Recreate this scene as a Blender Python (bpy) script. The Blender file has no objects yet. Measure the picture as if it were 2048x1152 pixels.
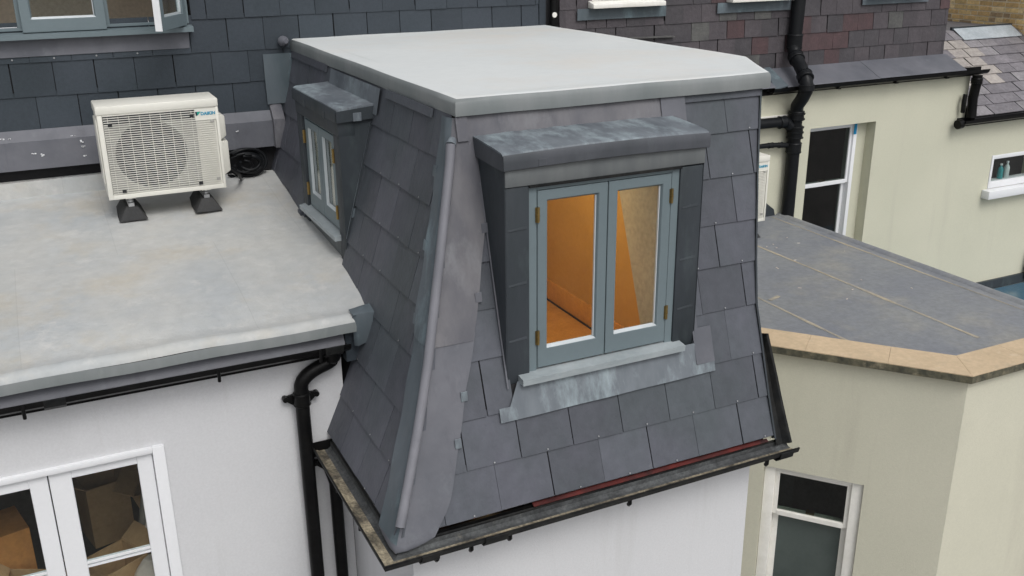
import bpy, bmesh, math, random
from mathutils import Vector, Matrix
random.seed(7)
S = bpy.context.scene
COL = S.collection
R = math.radians

# ------------------------------------------------------------------ camera
cd = bpy.data.cameras.new('camera')
cam = bpy.data.objects.new('camera', cd)
COL.objects.link(cam)
yaw, pit, roll = 0.448980, 0.350724, -0.009035
fw = Vector((math.sin(yaw)*math.cos(pit), math.cos(yaw)*math.cos(pit), -math.sin(pit)))
r0 = fw.cross(Vector((0, 0, 1))).normalized()
u0 = r0.cross(fw)
rt = r0*math.cos(roll) + u0*math.sin(roll)
up = -r0*math.sin(roll) + u0*math.cos(roll)
M = Matrix(((rt.x, up.x, -fw.x, -1.239), (rt.y, up.y, -fw.y, -3.846), (rt.z, up.z, -fw.z, 2.732), (0, 0, 0, 1)))
cam.matrix_world = M
cd.sensor_width = 36
cd.lens = 36*1964.73/2048
cd.clip_start = 0.05
cd.clip_end = 600
S.camera = cam

# ------------------------------------------------------------------ light
SUN_EL, SUN_AZ = 52, 176          # azimuth clockwise from +Y
w = bpy.data.worlds.new('World')
S.world = w
w.use_nodes = True
nt = w.node_tree
nt.nodes.clear()
sky = nt.nodes.new('ShaderNodeTexSky')
sky.sky_type = 'NISHITA'
sky.sun_disc = False
sky.sun_elevation = R(SUN_EL)
sky.sun_rotation = R(SUN_AZ)
sky.air_density = 1.0
sky.dust_density = 4.0
sky.ozone_density = 1.0
hs = nt.nodes.new('ShaderNodeHueSaturation')
hs.inputs['Saturation'].default_value = 0.16       # overcast: grey sky
bg = nt.nodes.new('ShaderNodeBackground')
bg.inputs['Strength'].default_value = 0.15
wo = nt.nodes.new('ShaderNodeOutputWorld')
nt.links.new(sky.outputs[0], hs.inputs['Color'])
nt.links.new(hs.outputs[0], bg.inputs[0])
nt.links.new(bg.outputs[0], wo.inputs[0])
sd = bpy.data.lights.new('sun', 'SUN')
sd.energy = .7
sd.angle = R(24)
sd.color = (1, .97, .93)
so = bpy.data.objects.new('sun', sd)
COL.objects.link(so)
a, e = R(SUN_AZ), R(SUN_EL)
tosun = Vector((math.sin(a)*math.cos(e), math.cos(a)*math.cos(e), math.sin(e)))
so.rotation_euler = (-tosun).to_track_quat('-Z', 'Y').to_euler()
vs = S.view_settings
vs.view_transform = 'Standard'
vs.look = 'None'
vs.exposure = 0.10
vs.gamma = 1
vs.use_curve_mapping = False

# ------------------------------------------------------------------ materials
def mat(name, col, col2=None, rough=.6, scale=3., var=.12, bump=.15, bscale=70., spec=.4, metal=0., objvar=0.,
        oxide=None, oxs=5., oxt=(.58, .72), stretch=(1, 1, 1), dirt=None, dirtt=(.55, .75), dirts=2., coat=0., dst=None, sheets=None):
    m = bpy.data.materials.new(name)
    m.use_nodes = True
    n = m.node_tree.nodes
    l = m.node_tree.links
    b = n['Principled BSDF']
    b.inputs['Roughness'].default_value = rough
    b.inputs['Metallic'].default_value = metal
    b.inputs['Specular IOR Level'].default_value = spec
    if coat:
        b.inputs['Coat Weight'].default_value = coat
        b.inputs['Coat Roughness'].default_value = .2
    tc = n.new('ShaderNodeTexCoord')
    mp = n.new('ShaderNodeMapping')
    mp.inputs['Scale'].default_value = stretch
    l.new(tc.outputs['Object'], mp.inputs['Vector'])
    def noise(sc, det=5., ro=.6, off=0., st=None):
        t = n.new('ShaderNodeTexNoise')
        t.inputs['Scale'].default_value = sc
        t.inputs['Detail'].default_value = det
        t.inputs['Roughness'].default_value = ro
        if off:
            m2 = n.new('ShaderNodeMapping')
            m2.inputs['Scale'].default_value = st or stretch
            m2.inputs['Location'].default_value = (off, off*1.7, off*.6)
            l.new(tc.outputs['Object'], m2.inputs['Vector'])
            l.new(m2.outputs[0], t.inputs['Vector'])
        else:
            l.new(mp.outputs[0], t.inputs['Vector'])
        return t.outputs['Fac']
    def ramp(src, a, bb):
        q = n.new('ShaderNodeMapRange')
        q.inputs['From Min'].default_value = a
        q.inputs['From Max'].default_value = bb
        l.new(src, q.inputs['Value'])
        return q.outputs['Result']
    def mix(fac, c1, c2, mode='MIX'):
        q = n.new('ShaderNodeMix')
        q.data_type = 'RGBA'
        q.blend_type = mode
        for s, sock in ((fac, 'Factor'), (c1, 6), (c2, 7)):
            i = q.inputs[sock] if isinstance(sock, int) else q.inputs[0]
            if isinstance(s, (int, float)):
                i.default_value = s
            elif isinstance(s, tuple):
                i.default_value = (*s, 1) if len(s) == 3 else s
            else:
                l.new(s, i)
        return q.outputs[2]
    if col2 is None:
        col2 = tuple(c*.82 for c in col)
    c = mix(ramp(noise(scale), .36, .64), col, col2)
    if dirt:
        c = mix(ramp(noise(dirts, 6, .65, 3.3, dst), *dirtt), c, dirt)
    if oxide:
        f = ramp(noise(oxs, 8, .7, 9.1), *oxt)
        c = mix(f, c, oxide)
    if var:
        g = ramp(noise(bscale*.5, 3, .6, 5.), .3, .7)
        v = n.new('ShaderNodeMapRange')
        v.inputs['To Min'].default_value = 1-var
        v.inputs['To Max'].default_value = 1+var
        l.new(g, v.inputs['Value'])
        c = mix(1., c, v.outputs['Result'], 'MULTIPLY')
    if sheets:                       # faint tonal change from one laid sheet to the next
        bt = n.new('ShaderNodeTexBrick')
        bt.inputs['Scale'].default_value = 1.0
        bt.inputs['Brick Width'].default_value = sheets[0]
        bt.inputs['Row Height'].default_value = sheets[1]
        bt.inputs['Mortar Size'].default_value = .004
        bt.inputs['Mortar Smooth'].default_value = 1.
        k_ = sheets[2]
        bt.inputs['Color1'].default_value = (1, 1, 1, 1)
        bt.inputs['Color2'].default_value = (1-k_, 1-k_*.8, 1-k_*.7, 1)
        bt.inputs['Mortar'].default_value = (1-k_*1.6,)*3+(1,)
        l.new(tc.outputs['Object'], bt.inputs['Vector'])
        c = mix(1., c, bt.outputs['Color'], 'MULTIPLY')
    if objvar:
        oi = n.new('ShaderNodeObjectInfo')
        v = n.new('ShaderNodeMapRange')
        v.inputs['To Min'].default_value = 1-objvar
        v.inputs['To Max'].default_value = 1+objvar
        l.new(oi.outputs['Random'], v.inputs['Value'])
        c = mix(1., c, v.outputs['Result'], 'MULTIPLY')
    l.new(c, b.inputs['Base Color'])
    # roughness variation
    rr = n.new('ShaderNodeMapRange')
    rr.inputs['To Min'].default_value = max(.05, rough-.1)
    rr.inputs['To Max'].default_value = min(1, rough+.12)
    l.new(noise(scale*2.3, 5, .6, 2.), rr.inputs['Value'])
    l.new(rr.outputs['Result'], b.inputs['Roughness'])
    if bump:
        bp = n.new('ShaderNodeBump')
        bp.inputs['Strength'].default_value = bump
        bp.inputs['Distance'].default_value = .01
        l.new(noise(bscale, 4, .6, 1.), bp.inputs['Height'])
        l.new(bp.outputs[0], b.inputs['Normal'])
    return m

def glass_mat(name, tint=(.9, .93, .92), rough=.015, refl=1.0):
    m = bpy.data.materials.new(name)
    m.use_nodes = True
    n = m.node_tree.nodes
    l = m.node_tree.links
    n.clear()
    o = n.new('ShaderNodeOutputMaterial')
    mx = n.new('ShaderNodeMixShader')
    tr = n.new('ShaderNodeBsdfTransparent')
    tr.inputs[0].default_value = (*tint, 1)
    gl = n.new('ShaderNodeBsdfGlossy')
    gl.inputs['Roughness'].default_value = rough
    fr = n.new('ShaderNodeFresnel')
    fr.inputs[0].default_value = 1.5
    ml = n.new('ShaderNodeMath')
    ml.operation = 'MULTIPLY'
    ml.inputs[1].default_value = 1.7*refl
    ge = n.new('ShaderNodeNewGeometry')
    iv = n.new('ShaderNodeMath')                 # only the outer face of a pane reflects
    iv.operation = 'SUBTRACT'
    iv.inputs[0].default_value = 1
    l.new(ge.outputs['Backfacing'], iv.inputs[1])
    m3 = n.new('ShaderNodeMath')
    m3.operation = 'MULTIPLY'
    l.new(fr.outputs[0], ml.inputs[0])
    l.new(ml.outputs[0], m3.inputs[0])
    l.new(iv.outputs[0], m3.inputs[1])
    l.new(m3.outputs[0], mx.inputs[0])
    l.new(tr.outputs[0], mx.inputs[1])
    l.new(gl.outputs[0], mx.inputs[2])
    l.new(mx.outputs[0], o.inputs[0])
    return m

MT = {}
MT['slate'] = mat('new_slate', (.090, .093, .113), (.070, .080, .090), rough=.5, scale=1.6, var=.09, bump=.3, bscale=34, objvar=.12,
                  oxide=(.145, .15, .16), oxs=8, oxt=(.66, .92), spec=.28, stretch=(1, 1, .7))
MT['slate_main'] = mat('dark_slate', (.046, .056, .069), (.034, .044, .053), rough=.52, scale=1.2, var=.08, bump=.12, bscale=90, objvar=.13,
                       oxide=(.11, .13, .14), oxs=11, oxt=(.70, .95), spec=.25)
OLD = []
for i, (c, c2) in enumerate((((.074, .066, .073), (.062, .055, .062)), ((.066, .061, .067), (.054, .050, .056)), ((.082, .072, .079), (.068, .06, .067)),
                             ((.082, .050, .053), (.066, .043, .046)), ((.10, .10, .096), (.072, .071, .072)), ((.068, .076, .09), (.06, .064, .074)))):
    OLD.append(mat('old_slate_%d' % i, c, c2, rough=.65, scale=7, var=.12, bump=.3, bscale=60, objvar=.08, oxide=(.16, .155, .15), oxs=13, oxt=(.68, .92)))
COT = []
for i, (c, c2) in enumerate((((.20, .188, .205), (.155, .147, .162)), ((.23, .22, .232), (.185, .175, .186)), ((.165, .156, .17), (.135, .128, .14)), ((.36, .33, .305), (.30, .275, .26)))):
    COT.append(mat('weathered_slate_%d' % i, c, c2, rough=.75, scale=7, var=.18, bump=.3, bscale=60, objvar=.12, oxide=(.3, .29, .28), oxs=11, oxt=(.62, .9)))
MT['underlay'] = mat('dark_underlay', (.018, .018, .02), rough=.9, bump=0)
MT['lead'] = mat('lead', (.138, .141, .160), (.102, .107, .124), rough=.52, scale=2.4, var=.05, bump=.2, bscale=16, oxide=(.20, .215, .235), oxs=3.0, oxt=(.56, .9), spec=.3, dirt=(.09, .092, .108), dirts=4, dirtt=(.58, .82), dst=(2, 2, .4))
MT['lead_dark'] = mat('dark_lead', (.044, .051, .060), (.030, .037, .042), rough=.5, scale=3, var=.05, bump=.25, bscale=12, oxide=(.085, .11, .112), oxs=3.5, oxt=(.54, .88), spec=.28,
                      stretch=(1, 1, .35))
MT['lead_roof'] = mat('lead_with_white_bloom', (.155, .175, .195), (.10, .115, .132), rough=.5, scale=3.4, var=.05, bump=.2, bscale=16, oxide=(.32, .385, .41), oxs=4.5, oxt=(.48, .76), spec=.35, stretch=(1.5, .8, .5))
MT['lead_mid'] = mat('mid_grey_lead', (.075, .080, .092), (.052, .058, .066), rough=.5, scale=3, var=.06, bump=.25, bscale=14, oxide=(.12, .135, .145), oxs=4, oxt=(.56, .9), spec=.3, stretch=(1, 1, .5))
MT['lead_roll'] = mat('pale_lead_roll', (.205, .205, .228), (.155, .158, .178), rough=.5, scale=3, var=.05, bump=.15, bscale=16, oxide=(.26, .27, .29), oxs=3.5, oxt=(.56, .9), spec=.3, stretch=(1, 1, .5))
MT['lead_band'] = mat('grey_lead', (.150, .160, .162), (.11, .12, .125), rough=.52, scale=3, var=.05, bump=.2, bscale=18, oxide=(.22, .24, .245), oxs=4, oxt=(.56, .85), spec=.3, stretch=(1.5, 1, .3))
MT['lead_warm'] = mat('purplish_lead', (.160, .157, .168), (.100, .101, .116), rough=.5, scale=2.6, var=.05, bump=.8, bscale=6, oxide=(.215, .22, .235), oxs=3.2, oxt=(.54, .78), spec=.3, stretch=(1.4, 1.4, .55),
                      dirt=(.085, .085, .098), dirts=4, dirtt=(.58, .8), dst=(2, 2, .4))
MT['lead_blue'] = mat('bluish_lead', (.11, .13, .148), (.075, .097, .11), rough=.52, scale=3, var=.05, bump=.2, bscale=18, oxide=(.21, .29, .32), oxs=4, oxt=(.54, .8), spec=.3, stretch=(1, 1, .4))
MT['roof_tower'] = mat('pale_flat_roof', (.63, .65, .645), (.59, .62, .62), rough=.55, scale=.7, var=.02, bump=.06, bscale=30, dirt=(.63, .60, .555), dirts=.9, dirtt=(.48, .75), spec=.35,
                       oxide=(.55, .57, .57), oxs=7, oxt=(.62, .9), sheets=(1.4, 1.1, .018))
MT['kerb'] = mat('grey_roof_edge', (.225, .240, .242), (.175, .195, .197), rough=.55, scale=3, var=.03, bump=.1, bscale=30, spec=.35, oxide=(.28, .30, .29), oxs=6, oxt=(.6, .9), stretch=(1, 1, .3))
MT['roof_left'] = mat('stained_flat_roof', (.468, .468, .45), (.40, .417, .425), rough=.6, scale=1.7, var=.06, bump=.4, bscale=26, dirt=(.475, .44, .375), dirts=1.6, dirtt=(.52, .72),
                      oxide=(.53, .525, .505), oxs=6.5, oxt=(.54, .74), spec=.35, sheets=(1.15, 1.3, .08))
MT['roof_right'] = mat('grey_membrane_roof', (.190, .202, .228), (.225, .235, .245), rough=.42, scale=1.2, var=.12, bump=.3, bscale=45, dirt=(.30, .29, .26), dirts=2.2, dirtt=(.5, .8),
                       oxide=(.35, .34, .31), oxs=12, oxt=(.62, .88), spec=.4)
MT['seam'] = mat('tan_seam', (.43, .37, .27), (.27, .26, .235), rough=.8, scale=3, bump=.2)
MT['render_white'] = mat('white_render', (.60, .605, .618), (.575, .58, .597), rough=.85, scale=.9, var=.035, bump=.22, bscale=160, spec=.2, dirt=(.50, .50, .50), dirts=2.4, dirtt=(.56, .9), dst=(1.6, 1.6, .12))
MT['white_paint'] = mat('white_gloss_paint', (.74, .75, .77), (.72, .73, .75), rough=.35, scale=2, var=.015, bump=.03, spec=.45)
MT['white_old'] = mat('aged_white_paint', (.80, .785, .74), (.74, .725, .67), rough=.45, scale=9, var=.03, bump=.06, dirt=(.55, .53, .46), dirts=9, dirtt=(.62, .9))
MT['olive'] = mat('olive_render', (.585, .57, .465), (.545, .535, .435), rough=.85, scale=.8, var=.03, bump=.22, bscale=130, spec=.2, dirt=(.47, .45, .37), dirts=2.0, dirtt=(.56, .9), dst=(1.5, 1.5, .15))
MT['cream'] = mat('cream_render', (.575, .565, .455), (.535, .53, .425), rough=.85, scale=.8, var=.03, bump=.22, bscale=130, spec=.2, dirt=(.46, .445, .37), dirts=1.8, dirtt=(.56, .9), dst=(1.5, 1.5, .15))
MT['coping'] = mat('sandstone', (.57, .44, .295), (.50, .385, .255), rough=.85, scale=3, var=.08, bump=.25, bscale=60, dirt=(.40, .33, .235), dirts=5, dirtt=(.56, .85), oxide=(.64, .54, .40), oxs=9, oxt=(.6, .85))
MT['coping_edge'] = mat('mossy_stone', (.13, .12, .08), (.06, .06, .045), rough=.95, scale=14, var=.3, bump=.5, bscale=60, dirt=(.3, .26, .18), dirts=9, dirtt=(.58, .75))
MT['frame'] = mat('blue_grey_paint', (.148, .187, .203), (.138, .176, .192), rough=.42, scale=2, var=.02, bump=.03, spec=.35)
MT['bead'] = mat('skylit_bead', (.50, .54, .56), rough=.4, scale=3, var=.03, bump=.02)  # skylight caught by the bead, painted into its colour
MT['sill'] = mat('sill_paint', (.34, .375, .39), (.27, .305, .32), rough=.45, scale=5, var=.04, bump=.05, stretch=(1, 1, 3))
MT['black'] = mat('black_iron', (.005, .005, .0055), (.008, .008, .008), rough=.34, scale=8, var=.2, bump=.04, spec=.14)
MT['black_dusty'] = mat('dusty_black_iron', (.010, .011, .012), (.022, .022, .021), rough=.45, scale=9, var=.3, bump=.1, spec=.18, oxide=(.11, .10, .08), oxs=20, oxt=(.66, .9))
MT['plastic_black'] = mat('black_plastic', (.007, .008, .0095), (.010, .011, .0125), rough=.4, scale=5, var=.1, bump=.02, spec=.18)
MT['dirt'] = mat('gutter_sand', (.38, .33, .235), (.07, .062, .05), rough=.95, scale=7, var=.4, bump=.6, bscale=120, dirt=(.03, .03, .028), dirts=5, dirtt=(.5, .7))
MT['dust'] = mat('gutter_dust', (.085, .09, .092), (.04, .042, .044), rough=.8, scale=9, var=.3, bump=.3, bscale=120, oxide=(.2, .18, .14), oxs=16, oxt=(.62, .85))
MT['red'] = mat('red_membrane', (.115, .018, .015), (.03, .008, .008), rough=.6, scale=5, bump=.05)
MT['brass'] = mat('brass', (.36, .25, .09), (.24, .17, .07), rough=.35, metal=.9, bump=.03)
MT['steel'] = mat('galvanised_steel', (.45, .46, .47), rough=.4, metal=.8, bump=.05)
MT['ac'] = mat('cream_enamel', (.71, .70, .64), (.69, .68, .615), rough=.4, scale=2, var=.02, bump=.02, spec=.45)
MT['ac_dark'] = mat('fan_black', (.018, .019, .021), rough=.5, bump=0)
MT['ac_grille'] = mat('grille_cream', (.73, .72, .66), rough=.45, bump=0, var=0)
MT['ac_shroud'] = mat('shroud_grey', (.40, .395, .365), rough=.6, bump=0, spec=.2)
MT['rubber'] = mat('rubber', (.03, .031, .032), (.04, .04, .04), rough=.75, bump=.3, bscale=120)
MT['logo_blue'] = mat('logo_blue', (.0, .28, .46), rough=.4, bump=0, var=0)
MT['logo_green'] = mat('logo_green', (.02, .36, .28), rough=.4, bump=0, var=0)
MT['logo_dark'] = mat('logo_dark', (.01, .03, .05), rough=.4, bump=0, var=0)
MT['glass'] = glass_mat('glass')
MT['glass_dull'] = glass_mat('dark_glass', (.55, .6, .57), .03, .8)
MT['room_orange'] = mat('ochre_wall', (.62, .40, .13), (.54, .34, .10), rough=.8, scale=1.5, var=.04, bump=.1, dirt=(.55, .33, .08), dirts=1.6)
MT['room_floor'] = mat('orange_floor', (.66, .38, .10), (.56, .31, .085), rough=.55, scale=5, var=.1, bump=.1, oxide=(.72, .5, .22), oxs=4, oxt=(.6, .8))
MT['plaster'] = mat('plaster', (.50, .485, .455), rough=.8, bump=.05)
MT['room_taupe'] = mat('taupe_wall', (.50, .44, .36), (.45, .39, .32), rough=.8, bump=.05)
MT['room_dark'] = mat('dark_room', (.10, .095, .085), (.06, .06, .054), rough=.9, bump=.05)
MT['frosted'] = mat('dull_green_glass', (.072, .09, .084), (.05, .066, .062), rough=.12, scale=1.5, var=.03, bump=.03, spec=.6)
MT['bright_lead'] = mat('bright_new_lead', (.42, .46, .49), (.33, .37, .40), rough=.5, scale=5, bump=.2)
MT['room_green'] = mat('dim_green_room', (.34, .38, .35), (.26, .30, .28), rough=.9, bump=.05)
MT['curtain'] = mat('cream_cloth', (.84, .80, .70), (.74, .62, .54), rough=.9, scale=3, bump=.1, stretch=(1, 4, .2))
MT['card'] = mat('cardboard', (.50, .32, .17), (.42, .26, .14), rough=.85, scale=6, var=.08, bump=.1)
MT['card_orange'] = mat('orange_cardboard', (.62, .27, .08), (.5, .22, .07), rough=.85, scale=6, var=.1, bump=.1)
MT['paper'] = mat('pale_paper', (.68, .60, .54), (.56, .48, .43), rough=.9, scale=6, bump=.5, bscale=15)
MT['plank'] = mat('grey_wood', (.40, .38, .34), (.28, .26, .23), rough=.8, scale=12, var=.2, bump=.3, stretch=(1, 1, .2))
MT['blue_ink'] = mat('blue_ink', (.05, .08, .22), rough=.7, bump=0, var=0)
MT['blue_tape'] = mat('blue_tape', (.0, .23, .46), rough=.5, bump=0, var=0)
MT['mortar'] = mat('pale_mortar', (.80, .72, .54), (.70, .62, .46), rough=.95, scale=12, bump=.4)
BR = [mat('stock_brick_%d' % i, c, c2, rough=.9, scale=18, var=.2, bump=.4, bscale=90, objvar=.16, dirt=(.24, .19, .12), dirts=14, dirtt=(.55, .8)) for i, (c, c2) in enumerate((
    ((.74, .54, .25), (.62, .44, .20)), ((.66, .45, .20), (.52, .35, .16)), ((.80, .62, .34), (.68, .52, .28)), ((.42, .30, .17), (.28, .20, .12))))]
MT['blue_reflection_glass'] = mat('roof_glass_blue_reflection', (.06, .13, .19), (.09, .15, .19), rough=.15, scale=5, bump=.1, spec=.6)  # blue reflections put into the base colour of the glass
MT['ground'] = mat('paving', (.22, .21, .2), (.17, .165, .16), rough=.9, scale=1.2, bump=.3)
MT['teal'] = mat('teal_plastic', (.03, .28, .30), rough=.3, bump=0)
MT['pale_plastic'] = mat('pale_plastic', (.55, .6, .6), rough=.3, bump=0)

# ------------------------------------------------------------------ builders
def tag(o, label=None, cat=None, group=None, kind=None):
    for k, v in (('label', label), ('category', cat), ('group', group), ('kind', kind)):
        if v:
            o[k] = v
    return o

def thing(name, label, cat, loc=(0, 0, 0), group=None):
    o = bpy.data.objects.new(name, None)
    COL.objects.link(o)
    o.location = loc
    o.empty_display_size = .2
    return tag(o, label, cat, group)

def wloc(o):
    v = Vector((0, 0, 0))
    while o is not None:
        v += o.location
        o = o.parent
    return v

class MB:
    def __init__(s):
        s.v = []
        s.f = []
        s.sm = []
    def add(s, vs, fs, smooth=False):
        k = len(s.v)
        s.v += [tuple(p) for p in vs]
        s.f += [[k+i for i in f] for f in fs]
        s.sm += [smooth]*len(fs)
        return s
    def hexa(s, p):            # 4 bottom ccw, 4 top ccw
        return s.add(p, [(3, 2, 1, 0), (4, 5, 6, 7), (0, 1, 5, 4), (1, 2, 6, 5), (2, 3, 7, 6), (3, 0, 4, 7)])
    def box(s, x0, x1, y0, y1, z0, z1):
        return s.hexa([(x0, y0, z0), (x1, y0, z0), (x1, y1, z0), (x0, y1, z0), (x0, y0, z1), (x1, y0, z1), (x1, y1, z1), (x0, y1, z1)])
    def prism(s, poly, d):     # polygon (3-D points) extruded by vector d
        n = len(poly)
        d = Vector(d)
        a = [Vector(p) for p in poly]
        return s.add(a+[p+d for p in a], [list(range(n-1, -1, -1)), list(range(n, 2*n))]+[(i, (i+1) % n, n+(i+1) % n, n+i) for i in range(n)])
    def quad(s, a, b, c, d):
        return s.add([a, b, c, d], [(0, 1, 2, 3)])
    def grid(s, rows, smooth=True, close=False):
        n = len(rows[0])
        vs = [p for r_ in rows for p in r_]
        fs = []
        for i in range(len(rows)-1):
            for j in range(n if close else n-1):
                fs.append((i*n+j, i*n+(j+1) % n, (i+1)*n+(j+1) % n, (i+1)*n+j))
        return s.add(vs, fs, smooth)
    def tube(s, path, r, seg=12, caps=True, radii=None):
        P = [Vector(p) for p in path]
        rows = []
        ref = None
        for i, p in enumerate(P):
            t = (P[min(i+1, len(P)-1)]-P[max(i-1, 0)]).normalized()
            if ref is None:
                ref = Vector((0, 0, 1)) if abs(t.z) < .9 else Vector((1, 0, 0))
            x = (ref-t*ref.dot(t)).normalized()
            ref = x
            y = t.cross(x)
            q = radii[i] if radii else r
            rows.append([p+x*q*math.cos(2*math.pi*k/seg)+y*q*math.sin(2*math.pi*k/seg) for k in range(seg)])
        s.grid(rows, True, True)
        if caps:
            k = len(s.v)
            s.v += [tuple(p) for p in rows[0]]+[tuple(p) for p in rows[-1]]
            s.f += [[k+i for i in range(seg-1, -1, -1)], [k+seg+i for i in range(seg)]]
            s.sm += [False, False]
        return s
    def build(s, name, m, parent=None, bevel=0., auto=35, recalc=True, segs=2):
        me = bpy.data.meshes.new(name)
        off = wloc(parent) if parent is not None else Vector((0, 0, 0))
        used = sorted({i for f in s.f for i in f})
        if len(used) < len(s.v):
            ix = {o_: n_ for n_, o_ in enumerate(used)}
            s.v = [s.v[i] for i in used]
            s.f = [[ix[i] for i in f] for f in s.f]
        me.from_pydata([(p[0]-off.x, p[1]-off.y, p[2]-off.z) for p in s.v], [], s.f)
        for p, q in zip(me.polygons, s.sm):
            p.use_smooth = q
        if recalc or bevel:
            bm = bmesh.new()
            bm.from_mesh(me)
            if recalc:
                bmesh.ops.recalc_face_normals(bm, faces=bm.faces)
            if bevel:
                es = [ed for ed in bm.edges if len(ed.link_faces) == 2 and ed.calc_face_angle(0) > .6]
                bmesh.ops.bevel(bm, geom=es, offset=bevel, segments=segs, affect='EDGES', profile=.5, clamp_overlap=True)
                for f in bm.faces:
                    f.smooth = True
            bm.to_mesh(me)
            bm.free()
        if bevel or any(s.sm):
            me.set_sharp_from_angle(angle=R(auto))
        me.materials.append(m)
        o = bpy.data.objects.new(name, me)
        COL.objects.link(o)
        if parent is not None:
            o.parent = parent
        return o

def box(name, m, parent, x0, x1, y0, y1, z0, z1, bevel=0.):
    return MB().box(x0, x1, y0, y1, z0, z1).build(name, m, parent, bevel)

def interp(x, xs, ys):
    if x <= xs[0]:
        return ys[0]+(ys[1]-ys[0])/(xs[1]-xs[0])*(x-xs[0])
    for i in range(len(xs)-1):
        if x <= xs[i+1] or i == len(xs)-2:
            return ys[i]+(ys[i+1]-ys[i])/(xs[i+1]-xs[i])*(x-xs[i])

def clip(poly, a, b):         # keep the side to the left of a->b
    out = []
    def sd_(p):
        return (b[0]-a[0])*(p[1]-a[1])-(b[1]-a[1])*(p[0]-a[0])
    for i in range(len(poly)):
        p, q = poly[i], poly[(i+1) % len(poly)]
        sp, sq = sd_(p), sd_(q)
        if sp >= 0:
            out.append(p)
        if (sp >= 0) != (sq >= 0):
            t = sp/(sp-sq)
            out.append((p[0]+(q[0]-p[0])*t, p[1]+(q[1]-p[1])*t))
    return out

def area(p):
    return abs(sum(p[i][0]*p[(i+1) % len(p)][1]-p[(i+1) % len(p)][0]*p[i][1] for i in range(len(p))))/2

def slates(parent, pick, mapf, courses, segs, wd, phase, th=.006, tail=.016, lap=.03, gap=.005, jit=.002, flip=False):
    for ci, (s0, s1) in enumerate(courses):
        for (a0, a1, b0, b1) in segs(s0, s1):
            ph = phase+(wd/2 if ci % 2 else 0)
            lo, hi = min(a0, a1), max(b0, b1)
            k0, k1 = math.floor((lo-ph)/wd)-1, math.ceil((hi-ph)/wd)+1
            for k in range(k0, k1):
                j = random.uniform(-jit, jit)
                g0, g1 = gap*random.uniform(.5, 1.4), gap*random.uniform(.5, 1.4)
                x0, x1 = ph+k*wd+g0/2+j, ph+(k+1)*wd-g1/2+j
                t0 = s0+random.uniform(-.002, .002)
                P = [(x0, t0), (x1, t0), (x1, s1+lap), (x0, s1+lap)]
                dA = (a1-a0)/(s1-s0)
                dB = (b1-b0)/(s1-s0)
                P = clip(P, (a0+dA*9, s0+9), (a0-dA*9, s0-9)) if True else P
                if len(P) > 2:
                    P = clip(P, (b0-dB*9, s0-9), (b0+dB*9, s0+9))
                if len(P) < 3 or area(P) < .0016:
                    continue
                dt = random.uniform(-.0015, .003)
                top, bot = [], []
                for (u, s) in P:
                    pt, nr = mapf(u, s)
                    f = (s-s0)/(s1+lap-s0)
                    o = (tail+dt)*(1-f)+(th+.001)*f
                    top.append(Vector(pt)+Vector(nr)*o)
                    bot.append(Vector(pt)+Vector(nr)*(o-th))
                n = len(P)
                mb = MB().add(bot+top, [list(range(n-1, -1, -1)), list(range(n, 2*n))]+[(i, (i+1) % n, n+(i+1) % n, n+i) for i in range(n)])
                mb.build('slate', pick(u, s), parent)

def sweep(mb, path, prof, caps=True):
    """profile (outward o, dz) swept along a horizontal polyline; outward = left of travel"""
    n = len(path)
    dirs = []
    for i in range(n-1):
        d = Vector((path[i+1][0]-path[i][0], path[i+1][1]-path[i][1]))
        dirs.append(d.normalized())
    rows = []
    for i in range(n):
        if i == 0:
            nn = Vector((dirs[0].y, -dirs[0].x))
        elif i == n-1:
            nn = Vector((dirs[-1].y, -dirs[-1].x))
        else:
            n1 = Vector((dirs[i-1].y, -dirs[i-1].x))
            n2 = Vector((dirs[i].y, -dirs[i].x))
            nn = (n1+n2)/(1+n1.dot(n2))
        rows.append([(path[i][0]+nn.x*o, path[i][1]+nn.y*o, path[i][2]+dz) for (o, dz) in prof])
    mb.grid(rows, False, True)
    if caps:
        m = len(prof)
        k = len(mb.v)
        mb.v += rows[0]+rows[-1]
        mb.f += [[k+i for i in range(m)], [k+m+i for i in range(m)]]
        mb.sm += [False, False]
    return mb

GUT = [(.008, -.004), (.008, -.038), (.026, -.052), (.078, -.054), (.102, -.040), (.110, -.016), (.121, -.013), (.121, -.022), (.112, -.046), (.084, -.066), (.024, -.064), (0, -.042), (0, 0)]

def pipe(parent, name, path, r, m, collars=(), ears=(), seg=14, axis=None):
    o = MB().tube(path, r, seg).build(name, m, parent, auto=50)
    for (p, d, ln) in collars:
        p = Vector(p)
        d = Vector(d).normalized()*ln/2
        MB().tube([p-d, p-d*.8, p-d*.78, p+d*.78, p+d*.8, p+d], r*1.22, seg, radii=[r*1.16, r*1.24, r*1.16, r*1.16, r*1.24, r*1.16]).build('pipe_collar', m, o, auto=50)
    for (x, y, z) in ears:
        mb = MB()
        mb.box(x-r*2.2, x+r*2.2, y+r*.55, y+r*.95, z-.014, z+.014)
        for sx in (-1, 1):
            mb.tube([(x+sx*r*2.2, y+r*.2, z), (x+sx*r*2.2, y+r*1.1, z)], .016, 10)
            mb.prism([(x+sx*r*1.0, y+r*.5, z-.05), (x+sx*r*2.2, y+r*.5, z-.012), (x+sx*r*2.2, y+r*.5, z+.012), (x+sx*r*1.0, y+r*.5, z+.02)], (0, r*.4, 0))
        mb.build('pipe_bracket', m, o)
    return o

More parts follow.
